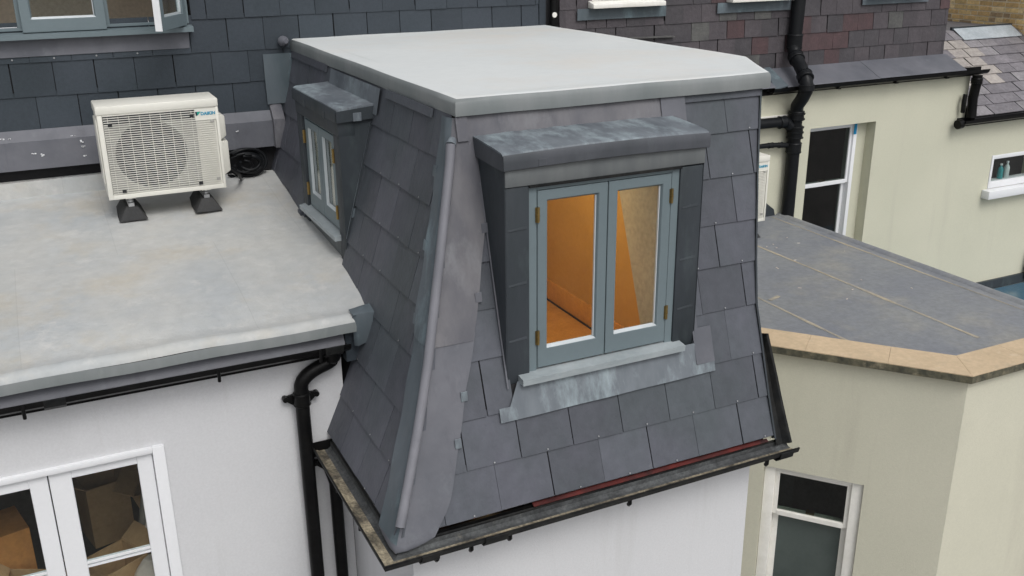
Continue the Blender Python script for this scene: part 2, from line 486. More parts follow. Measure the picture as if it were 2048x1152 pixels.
def casement(parent, x0, x1, z0, z1, y, mf, st=.052, rt_=.05, rb=.10, th=.045, bead=.010, axis='x', glass='glass', handed=None, flipn=1):
    """a glazed casement in a plane; axis 'x' = faces -y, axis 'y' = faces -x (x0,x1 are then y values)"""
    def T(u, d, z):
        return (u, y+d, z) if axis == 'x' else (y+d, u, z)
    a0, a1, c0, c1 = x0+st, x1-st, z0+rb, z1-rt_
    mb = MB()
    # front ring, chamfered inner edge, back ring
    O = [(x0, z0), (x1, z0), (x1, z1), (x0, z1)]
    I = [(a0, c0), (a1, c0), (a1, c1), (a0, c1)]
    J = [(a0+bead, c0+bead*1.3), (a1-bead, c0+bead*1.3), (a1-bead, c1-bead), (a0+bead, c1-bead)]
    v = [T(p[0], 0, p[1]) for p in O]+[T(p[0], 0, p[1]) for p in I]+[T(p[0], th, p[1]) for p in O]+[T(p[0], th, p[1]) for p in I]
    f = []
    for i in range(4):
        j = (i+1) % 4
        f += [(i, j, 4+j, 4+i), (8+i, 12+i, 12+j, 8+j), (i, 8+i, 8+j, j), (4+i, 4+j, 12+j, 12+i)]
    mb.add(v, f)
    c = mb.build('casement', mf, parent, bevel=.0025, segs=1)
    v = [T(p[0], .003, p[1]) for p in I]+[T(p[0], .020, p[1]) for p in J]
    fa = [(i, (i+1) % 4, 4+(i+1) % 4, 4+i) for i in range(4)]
    lit = (0,) if axis == 'x' else (0, 1)  # sides painted pale as if catching the sky; the others keep the frame colour
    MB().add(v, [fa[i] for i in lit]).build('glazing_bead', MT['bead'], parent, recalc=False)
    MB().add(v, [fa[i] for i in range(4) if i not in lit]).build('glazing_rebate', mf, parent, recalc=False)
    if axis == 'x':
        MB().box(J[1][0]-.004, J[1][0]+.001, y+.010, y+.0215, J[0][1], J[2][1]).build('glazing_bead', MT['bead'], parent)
    mb = MB()
    mb.hexa([T(J[0][0]-.004, .022, J[0][1]-.004), T(J[1][0]+.004, .022, J[0][1]-.004), T(J[1][0]+.004, .026, J[0][1]-.004), T(J[0][0]-.004, .026, J[0][1]-.004),
             T(J[0][0]-.004, .022, J[2][1]+.004), T(J[1][0]+.004, .022, J[2][1]+.004), T(J[1][0]+.004, .026, J[2][1]+.004), T(J[0][0]-.004, .026, J[2][1]+.004)])
    mb.build('pane', MT[glass], parent)

def ring(mb, x0, x1, z0, z1, a0, a1, c0, c1, y0, y1, axis='x'):
    def B(u0, u1, w0, w1):
        if axis == 'x':
            mb.box(u0, u1, y0, y1, w0, w1)
        else:
            mb.box(y0, y1, u0, u1, w0, w1)
    B(x0, a0, z0, z1)
    B(a1, x1, z0, z1)
    if c0 > z0:
        B(a0, a1, z0, c0)
    B(a0, a1, c1, z1)
    return mb

def hinge(parent, x, z, y, axis='x', h=.075):
    mb = MB()
    if axis == 'x':
        mb.tube([(x, y-.006, z-h/2), (x, y-.006, z+h/2)], .007, 8)
        mb.box(x-.011, x+.011, y-.003, y+.002, z-h/2, z+h/2)
        mb.tube([(x, y-.006, z-.004), (x, y-.006, z+.004)], .009, 8)
    else:
        mb.tube([(y-.006, x, z-h/2), (y-.006, x, z+h/2)], .008, 8)
        mb.box(y-.003, y+.002, x-.014, x+.014, z-h/2, z+h/2)
        mb.tube([(y-.006, x, z-.004), (y-.006, x, z+.004)], .01, 8)
    mb.build('hinge', MT['brass'], parent)

def room(name, m, parent, x0, x1, y0, y1, z0, z1, openf=True):
    """box of inner faces without its front (-y) side, walls 3 cm thick"""
    t = .03
    mb = MB()
    mb.box(x0-t, x0, y0, y1, z0, z1)
    mb.box(x1, x1+t, y0, y1, z0, z1)
    mb.box(x0-t, x1+t, y1, y1+t, z0, z1)
    mb.box(x0-t, x1+t, y0, y1+t, z0-t, z0)
    mb.box(x0-t, x1+t, y0, y1+t, z1, z1+t)
    return mb.build(name, m, parent)

# ------------------------------------------------------------------ ground
g = MB()
g.quad((-150, -150, -6.5), (150, -150, -6.5), (150, 150, -6.5), (-150, 150, -6.5))
tag(g.build('ground', MT['ground']), kind='structure')

YR = 3.714        # main rear wall
YW = 1.178        # left wing wall
W = 2.256         # tower verge
# ================================================================== TOWER
VZ = [0, .219, .454, .722, .957, 1.18, 1.426, 1.658, 1.871]
VY = [0, .080, .157, .245, .314, .378, .450, .517, .572]
LZ, LX = VZ, [0, .092, .180, .275, .342, .405, .474, .537, .580]
WZ = [0, .722, .957, 1.18, 1.426, 1.658, 1.871]
WX = [2.256, 2.256, 2.285, 2.32, 2.361, 2.404, 2.441]
vx = lambda z: interp(z, WZ, WX) if z > 0 else 2.256
fy = lambda z: interp(z, VZ, VY)
fx = lambda z: interp(z, LZ, LX)
tower = thing('mansard_extension', 'slate clad mansard tower with pale flat roof and two lead dormers', 'building', (1.1, 1.8, 0))
SL = [0]
for i in range(8):
    SL.append(SL[-1]+math.hypot(VZ[i+1]-VZ[i], VY[i+1]-VY[i]))
zs = lambda s: interp(s, SL, VZ)
def nfront(z):
    d = (fy(z+.03)-fy(z-.03))/.06
    return Vector((0, -1, d)).normalized()
def nleft(z):
    d = (fx(z+.03)-fx(z-.03))/.06
    return Vector((-1, 0, d)).normalized()
def mfront(u, s):
    z = zs(s)
    return (u, fy(z), z), nfront(z)
def mleft(u, s):               # u = -y so that the hip is on the right
    z = zs(s)
    return (fx(z), -u, z), nleft(z)
CR = [(SL[i], SL[i+1]) for i in range(8)]
def seg_front(s0, s1):
    z0, z1 = zs(s0), zs(s1)
    h0, h1 = fx(z0)+.01, fx(z1)+.01
    if .42 < z0 < 1.65:
        return [(h0, h1, .69, .69), (1.80, 1.80, vx(z0), vx(z1))]
    return [(h0, h1, vx(z0), vx(z1))]
DY0, DY1, DX = 1.69, 2.66, .32       # left dormer: near, far, face
def roofz(y):
    return interp(y, [1.0, 1.09, 1.3, 1.6, 2.0, 2.6, 3.3, 3.75], [.728, .740, .768, .806, .838, .875, .950, 1.01])
def seg_left(s0, s1):
    z0, z1 = zs(s0), zs(s1)
    h0, h1 = -fy(z0)-.01, -fy(z1)-.01
    if z0 < .62:
        return [(-YW, -YW, h0, h1)]
    if z0 < .70:
        return [(-DY0-.02, -DY0-.02, h0, h1)]
    if z0 < 1.60:
        return [(-DY0-.02, -DY0-.02, h0, h1), (-YR, -YR, -DY1+.02, -DY1+.02)]
    return [(-YR, -YR, h0, h1)]
slates(tower, lambda u, s: MT['slate'], mfront, CR, seg_front, .3, -.06)
slates(tower, lambda u, s: MT['slate'], mleft, CR, seg_left, .3, -.02)
# deck under the slates, open behind the dormers
mb = MB()
zz = sorted(VZ+[.6, 1.70])
for i in range(len(zz)-1):
    z0, z1 = zz[i], zz[i+1]
    hole = .6 <= z0 < 1.70
    for (a, b) in (((None, .70), (1.79, None)) if hole else ((None, None),)):
        mb.quad((fx(z0) if a is None else a, fy(z0), z0), (vx(z0) if b is None else b, fy(z0), z0), (vx(z1) if b is None else b, fy(z1), z1), (fx(z1) if a is None else a, fy(z1), z1))
zz = sorted(LZ+[.80, 1.66])
for i in range(len(zz)-1):
    z0, z1 = zz[i], zz[i+1]
    hole = .80 <= z0 < 1.66
    for (a, b) in (((None, DY0+.01), (DY1-.01, YR)) if hole else ((None, YR),)):
        mb.quad((fx(z0), fy(z0) if a is None else a, z0), (fx(z0), b, z0), (fx(z1), b, z1), (fx(z1), fy(z1) if a is None else a, z1))
mb.build('roof_deck', MT['underlay'], tower, recalc=False)
# verge wall on the right and the set back flank
mb = MB()
for i in range(-1, 8):
    z0, z1 = (VZ[i], VZ[i+1]) if i >= 0 else (-.04, 0)
    a0, a1, y0, y1 = vx(z0), vx(z1), fy(max(z0, 0))+.003, fy(z1)+.003
    mb.hexa([(a0-.06, y0, z0), (a0-.005, y0, z0), (a0-.005, YR-.012, z0), (a0-.06, YR-.012, z0), (a1-.06, y1, z1), (a1-.005, y1, z1), (a1-.005, YR-.012, z1), (a1-.06, YR-.012, z1)])
mb.box(2.20, 2.64, 1.25, YR-.012, -.5, 1.87)
mb.build('party_wall', MT['cream'], tower)
# white walls below the eaves
mb = MB()
mb.box(.1, 2.2, .1, .25, -6.5, -.045)
mb.box(.1, .25, .25, YW-.005, -6.5, -.045)
mb.box(2.05, 2.2, .25, 3.5, -6.5, -.045)
mb.box(.02, 2.2, .02, .098, -.055, -.03)
mb.box(.02, .098, .098, YW-.005, -.055, -.03)
mb.build('wall', MT['render_white'], tower)
# eaves boards
mb = MB()
mb.box(.012, 2.24, .012, .03, -.12, -.028)
mb.box(.012, .03, .03, 1.17, -.12, -.028)
mb.build('fascia_board', MT['black'], tower)
mb = MB()
for i in range(12):
    x0 = .72+i*.125
    za, zb = -.0225+.0015*math.sin(i*2), -.0225+.0015*math.sin(i*2+2)
    mb.hexa([(x0, -.017, -.026), (x0+.125, -.017, -.026), (x0+.125, .008, -.024), (x0, .008, -.024), (x0, -.017, za), (x0+.125, -.017, zb), (x0+.125, .008, -.012), (x0, .008, -.012)])
mb.build('underlay_strip', MT['red'], tower)

# flat roof with rolled edge
def rolled_roof(name, parent, poly, z0, z1, m_top, m_edge, seglen=.25, amp=.0018, topf=None):
    P = []
    n = len(poly)
    for i in range(n):
        a, b = Vector(poly[i]), Vector(poly[(i+1) % n])
        k = max(1, int((b-a).length/seglen))
        for j in range(k):
            P.append((a+(b-a)*j/k, (i if j == 0 else None)))
    cx = sum(p[0] for p in poly)/n
    cy = sum(p[1] for p in poly)/n
    nrm = []
    N = len(P)
    for i in range(N):
        a, b, c = P[i-1][0], P[i][0], P[(i+1) % N][0]
        d1, d2 = (b-a).normalized(), (c-b).normalized()
        n1, n2 = Vector((d1.y, -d1.x)), Vector((d2.y, -d2.x))
        nrm.append((n1+n2)/(1+n1.dot(n2)))
    h = z1-z0
    prof = [(0, 0), (.003, h*.3), (.002, h*.65), (-.002, h*.84), (-.010, h*.95), (-.022, h*.995), (-.040, h*1.0), (-.075, h*.97), (-.13, h*.94)]
    NE = 5
    rows = []
    for (o, dz) in prof:
        row = []
        for i in range(N):
            p = P[i][0]+nrm[i]*(o+random.uniform(-1, 1)*amp*.25)
            row.append((p.x, p.y, z0+dz+(amp*math.sin(p.x*7+p.y*5)+random.uniform(-1, 1)*amp*.3)))
        rows.append(row)
    MB().grid(rows[:NE], True, True).build('roof_edge', m_edge, parent, auto=70, recalc=False)
    tp = MB().grid(rows[NE-1:], True, True)
    tp.add(rows[-1], [list(range(N))], False)
    tp.build(name, m_top, parent, recalc=False)
    bt = MB()
    bt.add(rows[0], [list(range(N-1, -1, -1))], False)
    bt.build('soffit', MT['underlay'], parent, recalc=False)
ROOF = [(.575, .525), (2.482, .525), (2.82, 1.15), (2.745, YR-.002), (.562, YR-.002)]
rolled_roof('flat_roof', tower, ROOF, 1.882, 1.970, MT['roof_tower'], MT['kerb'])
# top slate strips tucked under the roof edge
def strip(mb, mapz, u0, u1, z0, z1, o0, o1, side):
    v = []
    for (u, z, o) in ((u0, z0, o0), (u1, z0, o0), (u1, z1, o0), (u0, z1, o0), (u0, z0, o1), (u1, z0, o1), (u1, z1, o1), (u0, z1, o1)):
        p = Vector((u, fy(z), z))+nfront(z)*o if side == 'f' else Vector((fx(z), u, z))+nleft(z)*o
        v.append(p)
    mb.hexa(v)
for (a, b, sd_) in ((1.90, 2.44, 'f'), (.80, 1.50, 'l'), (2.72, 3.66, 'l')):
    mb = MB()
    strip(mb, None, a, b, 1.835, 1.881, .013, .024, sd_)
    mb.build('top_slate', MT['slate'], tower)

# small copper rivets at the slate tails, pale specks in the photo
mb = MB()
def speck(mb, p, n, r=.0042):
    n = Vector(n).normalized()
    mb.tube([Vector(p), Vector(p)+n*.003], r, 6)
for ci, (s0, s1) in enumerate(CR):
    for k in range(-2, 9):
        u = -.06+(.15 if ci % 2 else 0)+k*.3+.15
        z = zs(s0)
        if random.random() < .7 and fx(z)+.24 < u < vx(z)-.05 and not (.66 < u < 1.84 and .40 < z < 1.72):
            speck(mb, Vector((u, fy(z), z+.012))+nfront(z)*.016, nfront(z))
        u = .02+(-.15 if ci % 2 else 0)+k*.3+.15
        if random.random() < .7 and fy(z)+.2 < u < (YW-.05 if z < .62 else 1.6):
            speck(mb, Vector((fx(z), u, z+.012))+nleft(z)*.016, nleft(z))
tag(mb.build('rivet', MT['steel'], tower), kind='stuff')

# ---- hip lead: two wings and a roll, in an upper and a lower sheet
def wing(z, t):                # t: -1 left edge .. 0 hip .. 1 right edge
    rw = interp(z, [0, .09, .58, .93, 1.34, 1.75, 1.9], [.20, .235, .215, .225, .215, .115, .06])
    lw = interp(z, [-.05, .22, .6, .74, .96, 1.34, 1.66, 1.87], [.20, .19, .178, .165, .17, .135, .115, .08])
    h = Vector((fx(z), fy(z), z))
    if t > 0:
        x = fx(z)+rw*t
        return Vector((x, fy(z), z))+nfront(z)*(.024-.004*(1-t)+.003*math.sin(z*21+t*5)*t*t*t)
    if t < 0:
        y = fy(z)-lw*t
        return Vector((fx(z), y, z))+nleft(z)*(.024-.004*(1+t)+.003*math.sin(z*19+t*4))
    return h+(nfront(z)+nleft(z)).normalized()*.006
def hip_sheet(z0, z1, off, m, n=18):
    obs = None
    for side in (-1, 1):
        rows = []
        for i in range(n+1):
            z = z0+(z1-z0)*i/n
            ts = [side*k/5 for k in range(6)]
            row = []
            for t in ts:
                p = wing(z, t)+(nfront(z)+nleft(z)).normalized()*off
                if t != 0 and abs(t) == 1:
                    p += Vector((random.uniform(-.0008, .0008), 0, 0))
                row.append(p)
            rows.append(row)
        mb = MB()
        mb.grid(rows, True)
        # thickness on the free edge
        nn = nfront(z0) if side > 0 else nleft(z0)
        ed = [r_[-1] for r_ in rows]
        mb.grid([ed, [p-(nfront(p.z) if side > 0 else nleft(p.z))*.008 for p in ed]], False)
        bt = rows[0]
        mb.grid([bt, [p-nn*.008 for p in bt]], False)
        mm = m[0] if side < 0 else m[1]
        o = mb.build('hip_flashing', mm, tower, recalc=False, auto=60)
        if side > 0:
            obs = o
    return obs
low = hip_sheet(-.035, .86, 0, (MT['lead_blue'], MT['lead']))
upp = hip_sheet(.82, 1.868, .006, (MT['lead_blue'], MT['lead_warm']))
def hipp(z, o):
    return Vector((fx(z), fy(z), z))+(nfront(z)+nleft(z)).normalized()*o
rr_ = MB().tube([hipp(z, .050)+Vector((.012, -.012, 0)) for z in (.05, .16, .3, .45, .6, .75, .9, 1.05, 1.2, 1.35, 1.5, 1.65, 1.745)], .0235, 16).build('hip_roll', MT['lead_roll'], tower, auto=50)
# open dark end of the roll and its pale top end
e0 = hipp(.05, .050)+Vector((.012, -.012, 0))
dd = (hipp(.1, .036)-hipp(.05, .036)).normalized()
MB().tube([e0-dd*.003, e0-dd*.001], .021, 14).build('roll_end', MT['black'], rr_)
MB().tube([hipp(1.74, .050)+Vector((.012, -.012, 0)), hipp(1.77, .03)+Vector((.011, -.011, 0))], .027, 14, radii=[.027, .018]).build('roll_cap', MT['lead_roof'], rr_)
# foot of the lead, dressed round over the gutter
mb = MB()
rows = []
for i in range(9):
    t = -1+i/4
    p = wing(-.035, t)
    drop = .030*(1-abs(t)**2.2)
    rows.append([p+Vector((0, 0, .002)), p+Vector((-.012*(1-abs(t)), -.015*(1-abs(t)), -drop*.6)), p+Vector((-.012*(1-abs(t)), -.012*(1-abs(t)), -drop))])
mb.grid(rows, True)
mb.build('lead_foot', MT['lead'], tower, auto=60, recalc=False)
# clips along the edge of the lead
def clip_at(parent, c, u, v, w_, h_, m, th=.004):
    c = Vector(c)
    u = Vector(u).normalized()
    v = Vector(v).normalized()
    n = u.cross(v).normalized()
    p = [c-u*w_/2-v*h_/2, c+u*w_/2-v*h_/2, c+u*w_/2+v*h_/2, c-u*w_/2+v*h_/2]
    MB().hexa([q-n*th/2 for q in p]+[q+n*th/2 for q in p]).build('lead_clip', m, parent, bevel=.0015, segs=1)
for z in (.36, .22+.35, 1.02, 1.34):
    p = wing(z, .97)+nfront(z)*.006
    clip_at(upp if z > .86 else low, p, (1, 0, 0), (0, .15, 1), .035, .05, MT['lead_roof'] if z < .6 else MT['lead'])
for z in (.9, 1.25, 1.6):
    p = wing(z, -.98)+nleft(z)*.004
    clip_at(upp, p, (0, 1, 0), (.2, 0, 1), .04, .055, MT['lead_blue'])
# flashing between dormer roof and flat roof edge
mb = MB()
rows = []
for i in range(15):
    x = .62+i*(1.89-.62)/14
    rows.append([Vector((x, fy(z), z))+nfront(z)*(.026+.002*math.sin(x*17+z*30)) for z in (1.745, 1.78, 1.82, 1.85, 1.872)])
mb.grid(rows, True)
mb.grid([rows[-1], [p-nfront(1.85)*.02 for p in rows[-1]]], False)
mb.build('upper_flashing', MT['lead_warm'], tower, recalc=False)
mb = MB()
strip(mb, None, 1.76, 1.915, 1.71, 1.872, .030, .034, 'f')
mb.build('flashing_tab', MT['lead'], tower)
mb = MB()
strip(mb, None, .575, .635, 1.755, 1.870, .034, .038, 'f')
mb.build('flashing_tab', MT['lead_warm'], tower)
mb = MB()
rows = []
for i in range(11):
    y = DY0-.10+i*(2.60-DY0+.10)/10
    rows.append([Vector((fx(z), y, z))+nleft(z)*(.026+.002*math.sin(y*17)) for z in (1.72, 1.78, 1.83, 1.872)])
mb.grid(rows, True)
mb.build('upper_flashing', MT['lead_roof'], tower, recalc=False)

# ---- front dormer
YD = .199
def cheek(x0, x1):
    pr = [(x0, YD-.006, .575), (x0, YD-.006, 1.72), (x0, fy(1.73)+.03, 1.74)]+[(x0, fy(z)+.03, z) for z in (1.46, 1.2, .97, .72)]+[(x0, fy(.575)+.03, .575)]
    MB().prism(pr, (x1-x0, 0, 0)).build('cheek', MT['lead_dark'], dorm)
dorm = MB().box(.674, 1.812, YD-.012, .30, 1.592, 1.690).build('dormer', MT['lead_band'], tower, bevel=.005)
dorm['label'] = 'front dormer with an orange lit casement window'
MB().box(.676, .803, YD-.006, .30, .575, 1.59).build('pier', MT['lead_dark'], dorm, bevel=.006)
MB().box(1.668, 1.808, YD-.006, .30, .575, 1.585).build('pier', MT['lead_dark'], dorm, bevel=.006)
cheek(.673, .676)
cheek(1.808, 1.811)
for xx in (.738, 1.738):                                      # horizontal dressed laps of the pier lead
    for k in range(3):
        z = .80+k*.28+random.uniform(-.02, .02)
        MB().hexa([(xx-.05, YD-.009, z), (xx+.05, YD-.009, z+.006), (xx+.05, YD-.004, z+.006), (xx-.05, YD-.004, z), (xx-.05, YD-.0063, z+.010), (xx+.05, YD-.0065, z+.02), (xx+.05, YD-.004, z+.02), (xx-.05, YD-.004, z+.016)]).build('lead_lap', MT['lead_dark'], dorm)
# lead soaker at cheek foot, light edge line
for (x0, x1) in ((.664, .672), (1.812, 1.835)):
    mb = MB()
    mb.grid([[Vector((x, fy(z), z))+nfront(z)*.028 for x in (x0, x1)] for z in (.56, .8, 1.04, 1.28, 1.52, 1.70)], False)
    mb.build('soaker', MT['lead'], dorm, recalc=False)
# band above window
mb = MB()
mb.box(.80, 1.67, YD-.016, YD, 1.580, 1.594)
mb.build('drip_edge', MT['black_dusty'], dorm)
# dormer roof: profile dressed over the front
prof = [(.56, 1.785), (.45, 1.778), (.30, 1.768), (.212, 1.760), (.190, 1.755), (.179, 1.742), (.177, 1.71), (.178, 1.680), (.198, 1.679)]
rows = []
for i in range(29):
    x = .661+(1.826-.661)*i/28
    bow = .012*math.sin(math.pi*i/28)
    rows.append([(x, y-.010*math.sin(math.pi*i/28)*(1 if j > 3 else .2)+random.uniform(-.0015, .0015), z+(bow if j > 2 else bow*.4)+random.uniform(-.002, .002)) for j, (y, z) in enumerate(prof)])
mb = MB()
mb.grid(rows, True)
for rw_ in (rows[0], rows[-1]):
    low_ = [(rw_[0][0], .56, 1.70), (rw_[0][0], .38, 1.69)]
    mb.add(list(rw_)+[low_[1], low_[0]], [list(range(len(rw_)+2))])
mb.build('dormer_roof', MT['lead_roof'], dorm, auto=40, recalc=False)
mb = MB()                                                # dark dressed front of the roof lead
rows = []
for i in range(29):
    x = .660+(1.827-.660)*i/28
    bow = .012*math.sin(math.pi*i/28)
    oy = .010*math.sin(math.pi*i/28)
    rows.append([(x, y-oy-.003, z+bow) for (y, z) in ((.183, 1.750), (.177, 1.740), (.1745, 1.71), (.1755, 1.678), (.184, 1.674))])
mb.grid(rows, True)
for x in (.6585, 1.8285):
    mb.add([(x, .185, 1.750), (x, .1755, 1.738), (x, .175, 1.676), (x, .28, 1.678), (x, .55, 1.690), (x, .55, 1.780), (x, .26, 1.758)], [tuple(range(7))])
mb.build('roof_front_flashing', MT['lead_mid'], dorm, auto=60, recalc=False)
for x in (.86, 1.22, 1.58):
    clip_at(dorm, (x, .1665, 1.702), (1, 0, 0), (0, 0, 1), .042, .034, MT['lead_mid'], .002)
# apron below the sill
mb = MB()
for (x0, x1, z0, z1, o) in ((.655, 1.86, .44, .60, .030), (.605, .66, .405, .47, .027), (1.86, 1.915, .415, .46, .028)):
    pass
rows = []
for i in range(23):
    t = i/22
    x = .605+(1.918-.605)*t
    ztop = .585 if .665 < x < 1.85 else .475
    zbot = .405+.014*t
    rows.append([Vector((x, fy(z), z))+nfront(z)*(.026+.003*math.sin(x*15+z*20)) for z in (zbot, zbot+(ztop-zbot)*.33, zbot+(ztop-zbot)*.66, ztop)])
mb.grid(rows, True)
mb.grid([[r_[0] for r_ in rows], [r_[0]-nfront(.41)*.01 for r_ in rows]], False)
mb.build('apron_flashing', MT['lead_roof'], dorm, recalc=False)
mb = MB()
strip(mb, None, 1.80, 1.92, .47, .66, .024, .028, 'f')
mb.build('side_apron', MT['lead'], dorm)
# window
mb = ring(MB(), .803, 1.668, .612, 1.579, .848, 1.622, .612, 1.560, .203, .30)
mb.build('window_frame', MT['frame'], dorm, bevel=.002, segs=1)
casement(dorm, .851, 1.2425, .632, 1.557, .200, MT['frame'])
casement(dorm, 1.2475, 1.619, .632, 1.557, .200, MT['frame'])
MB().box(1.2425, 1.2475, .215, .24, .632, 1.557).build('meeting_gap', MT['black'], dorm)
for z in (.80, 1.44):
    hinge(dorm, .8495, z, .199)
    hinge(dorm, 1.6205, z-.0, .199)
MB().hexa([(.738, .135, .580), (1.715, .135, .580), (1.715, .30, .580), (.738, .30, .580), (.738, .135, .612), (1.715, .135, .612), (1.715, .30, .632), (.738, .30, .632)]).build('sill', MT['sill'], dorm)

# ---- side dormer
dor2 = MB().box(DX-.006, DX+.1, DY0-.004, DY1+.004, 1.602, 1.705).build('dormer', MT['lead_dark'], tower, bevel=.005)
dor2['label'] = 'small side dormer facing the air conditioning unit'
for (y0, y1) in ((DY0, 1.815), (2.555, DY1)):
    box('pier', MT['lead_dark'], dor2, DX, DX+.10, y0, y1, .70, 1.60, bevel=.005)
box('front_upstand', MT['lead_band'], dor2, DX+.01, DX+.10, 1.816, 2.554, .70, .965)
for (y0, y1) in ((DY0-.003, DY0), (DY1, DY1+.003)):
    pr = [(DX, y0, .70), (DX, y0, 1.72), (fx(1.72)+.03, y0, 1.73)]+[(fx(z)+.03, y0, z) for z in (1.49, 1.2, 1.05)]
    MB().prism(pr, (0, y1-y0, 0)).build('cheek', MT['lead_dark'], dor2)
prof = [(.575, 1.785), (.48, 1.778), (.38, 1.772), (.33, 1.768), (.313, 1.762), (.307, 1.745), (.306, 1.69), (.32, 1.688)]
rows = []
for i in range(15):
    y = DY0-.022+(DY1-DY0+.044)*i/14
    rows.append([(x+random.uniform(-.0015, .0015), y, z+random.uniform(-.0015, .0015)) for (x, z) in prof])
mb = MB().grid(rows, True)
for rw_ in (rows[0], rows[-1]):
    mb.add(list(rw_)+[(.36, rw_[0][1], 1.69), (.56, rw_[0][1], 1.70)], [list(range(len(rw_)+2))])
mb.build('dormer_roof', MT['lead_roof'], dor2, auto=40, recalc=False)
mb = MB()
mb.grid([[(x-.003, DY0-.024+(DY1-DY0+.048)*i/14, z) for (x, z) in ((.312, 1.757), (.3055, 1.743), (.3035, 1.687))] for i in range(15)], True)
mb.prism([(.305, DY0-.025, 1.752), (.305, DY0-.025, 1.687), (.565, DY0-.025, 1.70), (.565, DY0-.025, 1.775)], (0, .003, 0))
mb.build('roof_front_flashing', MT['lead_dark'], dor2, recalc=False)
for (y, z) in ((1.92, 1.70), (2.37, 1.70)):
    clip_at(dor2, (.300, y, z), (0, 1, 0), (0, 0, 1), .05, .045, MT['lead_dark'])
for (x, z) in ((.43, 1.715),):
    clip_at(dor2, (x, DY0-.028, z), (1, 0, 0), (0, 0, 1), .05, .05, MT['lead_roof'])
clip_at(dor2, (.585, DY0-.03, 1.735), (1, .15, .2), (.3, 0, 1), .055, .10, MT['lead_roof'])
clip_at(dor2, (.39, DY0-.006, 1.14), (1, 0, 0), (.3, 0, 1), .04, .06, MT['lead_blue'])
clip_at(dor2, (.485, DY0-.006, 1.44), (1, 0, 0), (.3, 0, 1), .04, .06, MT['lead_blue'])
mb = MB()
mb.grid([[Vector((fx(z), y, z))+nleft(z)*.030 for y in (DY0-.008, DY0-.016)] for z in (.98, 1.15, 1.3, 1.5, 1.66)], False)
mb.build('soaker', MT['lead_roof'], dor2, recalc=False)
mb = ring(MB(), 1.817, 2.553, .965, 1.600, 1.85, 2.52, .965, 1.582, DX+.02, DX+.09, 'y')
mb.build('window_frame', MT['frame'], dor2)
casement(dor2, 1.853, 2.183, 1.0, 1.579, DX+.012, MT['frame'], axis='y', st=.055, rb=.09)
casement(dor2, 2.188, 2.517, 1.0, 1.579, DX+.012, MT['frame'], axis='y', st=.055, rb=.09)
for y in (1.846, 2.524):
    for z in (1.11, 1.46):
        hinge(dor2, y, z, DX+.008, 'y', .085)
MB().hexa([(DX-.04, 1.79, .945), (DX-.04, 2.64, .945), (DX+.07, 2.64, .945), (DX+.07, 1.79, .945), (DX-.04, 1.79, .972), (DX-.04, 2.64, .972), (DX+.07, 2.64, .998), (DX+.07, 1.79, .998)]).build('sill', MT['sill'], dor2)
box('slate_offcut', MT['slate'], tower, fx(.9)-.035, fx(.9)-.005, DY1+.02, DY1+.09, .86, .915)

# ---- rooms inside the tower
mb = MB()
X0, X1, Y1, ZF, ZC = .68, 2.15, 3.45, .0, 1.86
def yin(z):
    return .50+.37*(z-.6)
t = .02
mb.hexa([(X1, yin(ZF)-t, ZF), (X1+t, yin(ZF)-t, ZF), (X1+t, Y1, ZF), (X1, Y1, ZF), (X1, yin(ZC)-t, ZC), (X1+t, yin(ZC)-t, ZC), (X1+t, Y1, ZC), (X1, Y1, ZC)])
mb.box(.66, X1, Y1, Y1+t, ZF, ZC)
mb.box(.66, .68, .62, 1.6, ZF, ZC)
mb.box(.66, .68, 2.75, Y1, ZF, ZC)
mb.box(.66, X1, yin(ZC)-t, Y1, ZC, ZC+t)
# raking inner wall with the dormer opening
for (a, b, z0, z1) in ((X0, .80, ZF, ZC), (1.67, X1, ZF, ZC), (.80, 1.67, ZF, .60), (.80, 1.67, 1.62, ZC)):
    mb.hexa([(a, yin(z0)-t, z0), (b, yin(z0)-t, z0), (b, yin(z0), z0), (a, yin(z0), z0), (a, yin(z1)-t, z1), (b, yin(z1)-t, z1), (b, yin(z1), z1), (a, yin(z1), z1)])
mb.build('room_wall', MT['room_orange'], tower)
mb = MB()
mb.box(.64, X1+t, .30, Y1+t, ZF-.04, ZF-.001)
mb.build('room_floor', MT['room_floor'], tower)
MB().box(X1-.020, X1-.001, .60, Y1-.001, ZF+.013, ZF+.17).build('skirting', MT['room_floor'], tower, bevel=.004)
mb = MB()
mb.box(X1-.024, X1-.001, .60, Y1-.001, ZF, ZF+.012)
mb.build('skirting_joint', MT['black_dusty'], tower)
mb = MB()
for x in (.78, 1.665):
    mb.prism([(x, .29, .61), (x, .29, 1.6), (x, yin(1.6), 1.6), (x, yin(.61), .61)], (.015, 0, 0))
mb.box(.795, 1.665, .29, yin(.6), .595, .611)
mb.hexa([(.795, .29, 1.6), (1.665, .29, 1.6), (1.665, 1.0, 1.6), (.795, 1.0, 1.6), (.795, .29, 1.61), (1.665, .29, 1.61), (1.665, 1.0, 1.61), (.795, 1.0, 1.61)])
mb.build('window_reveal', MT['plaster'], tower)
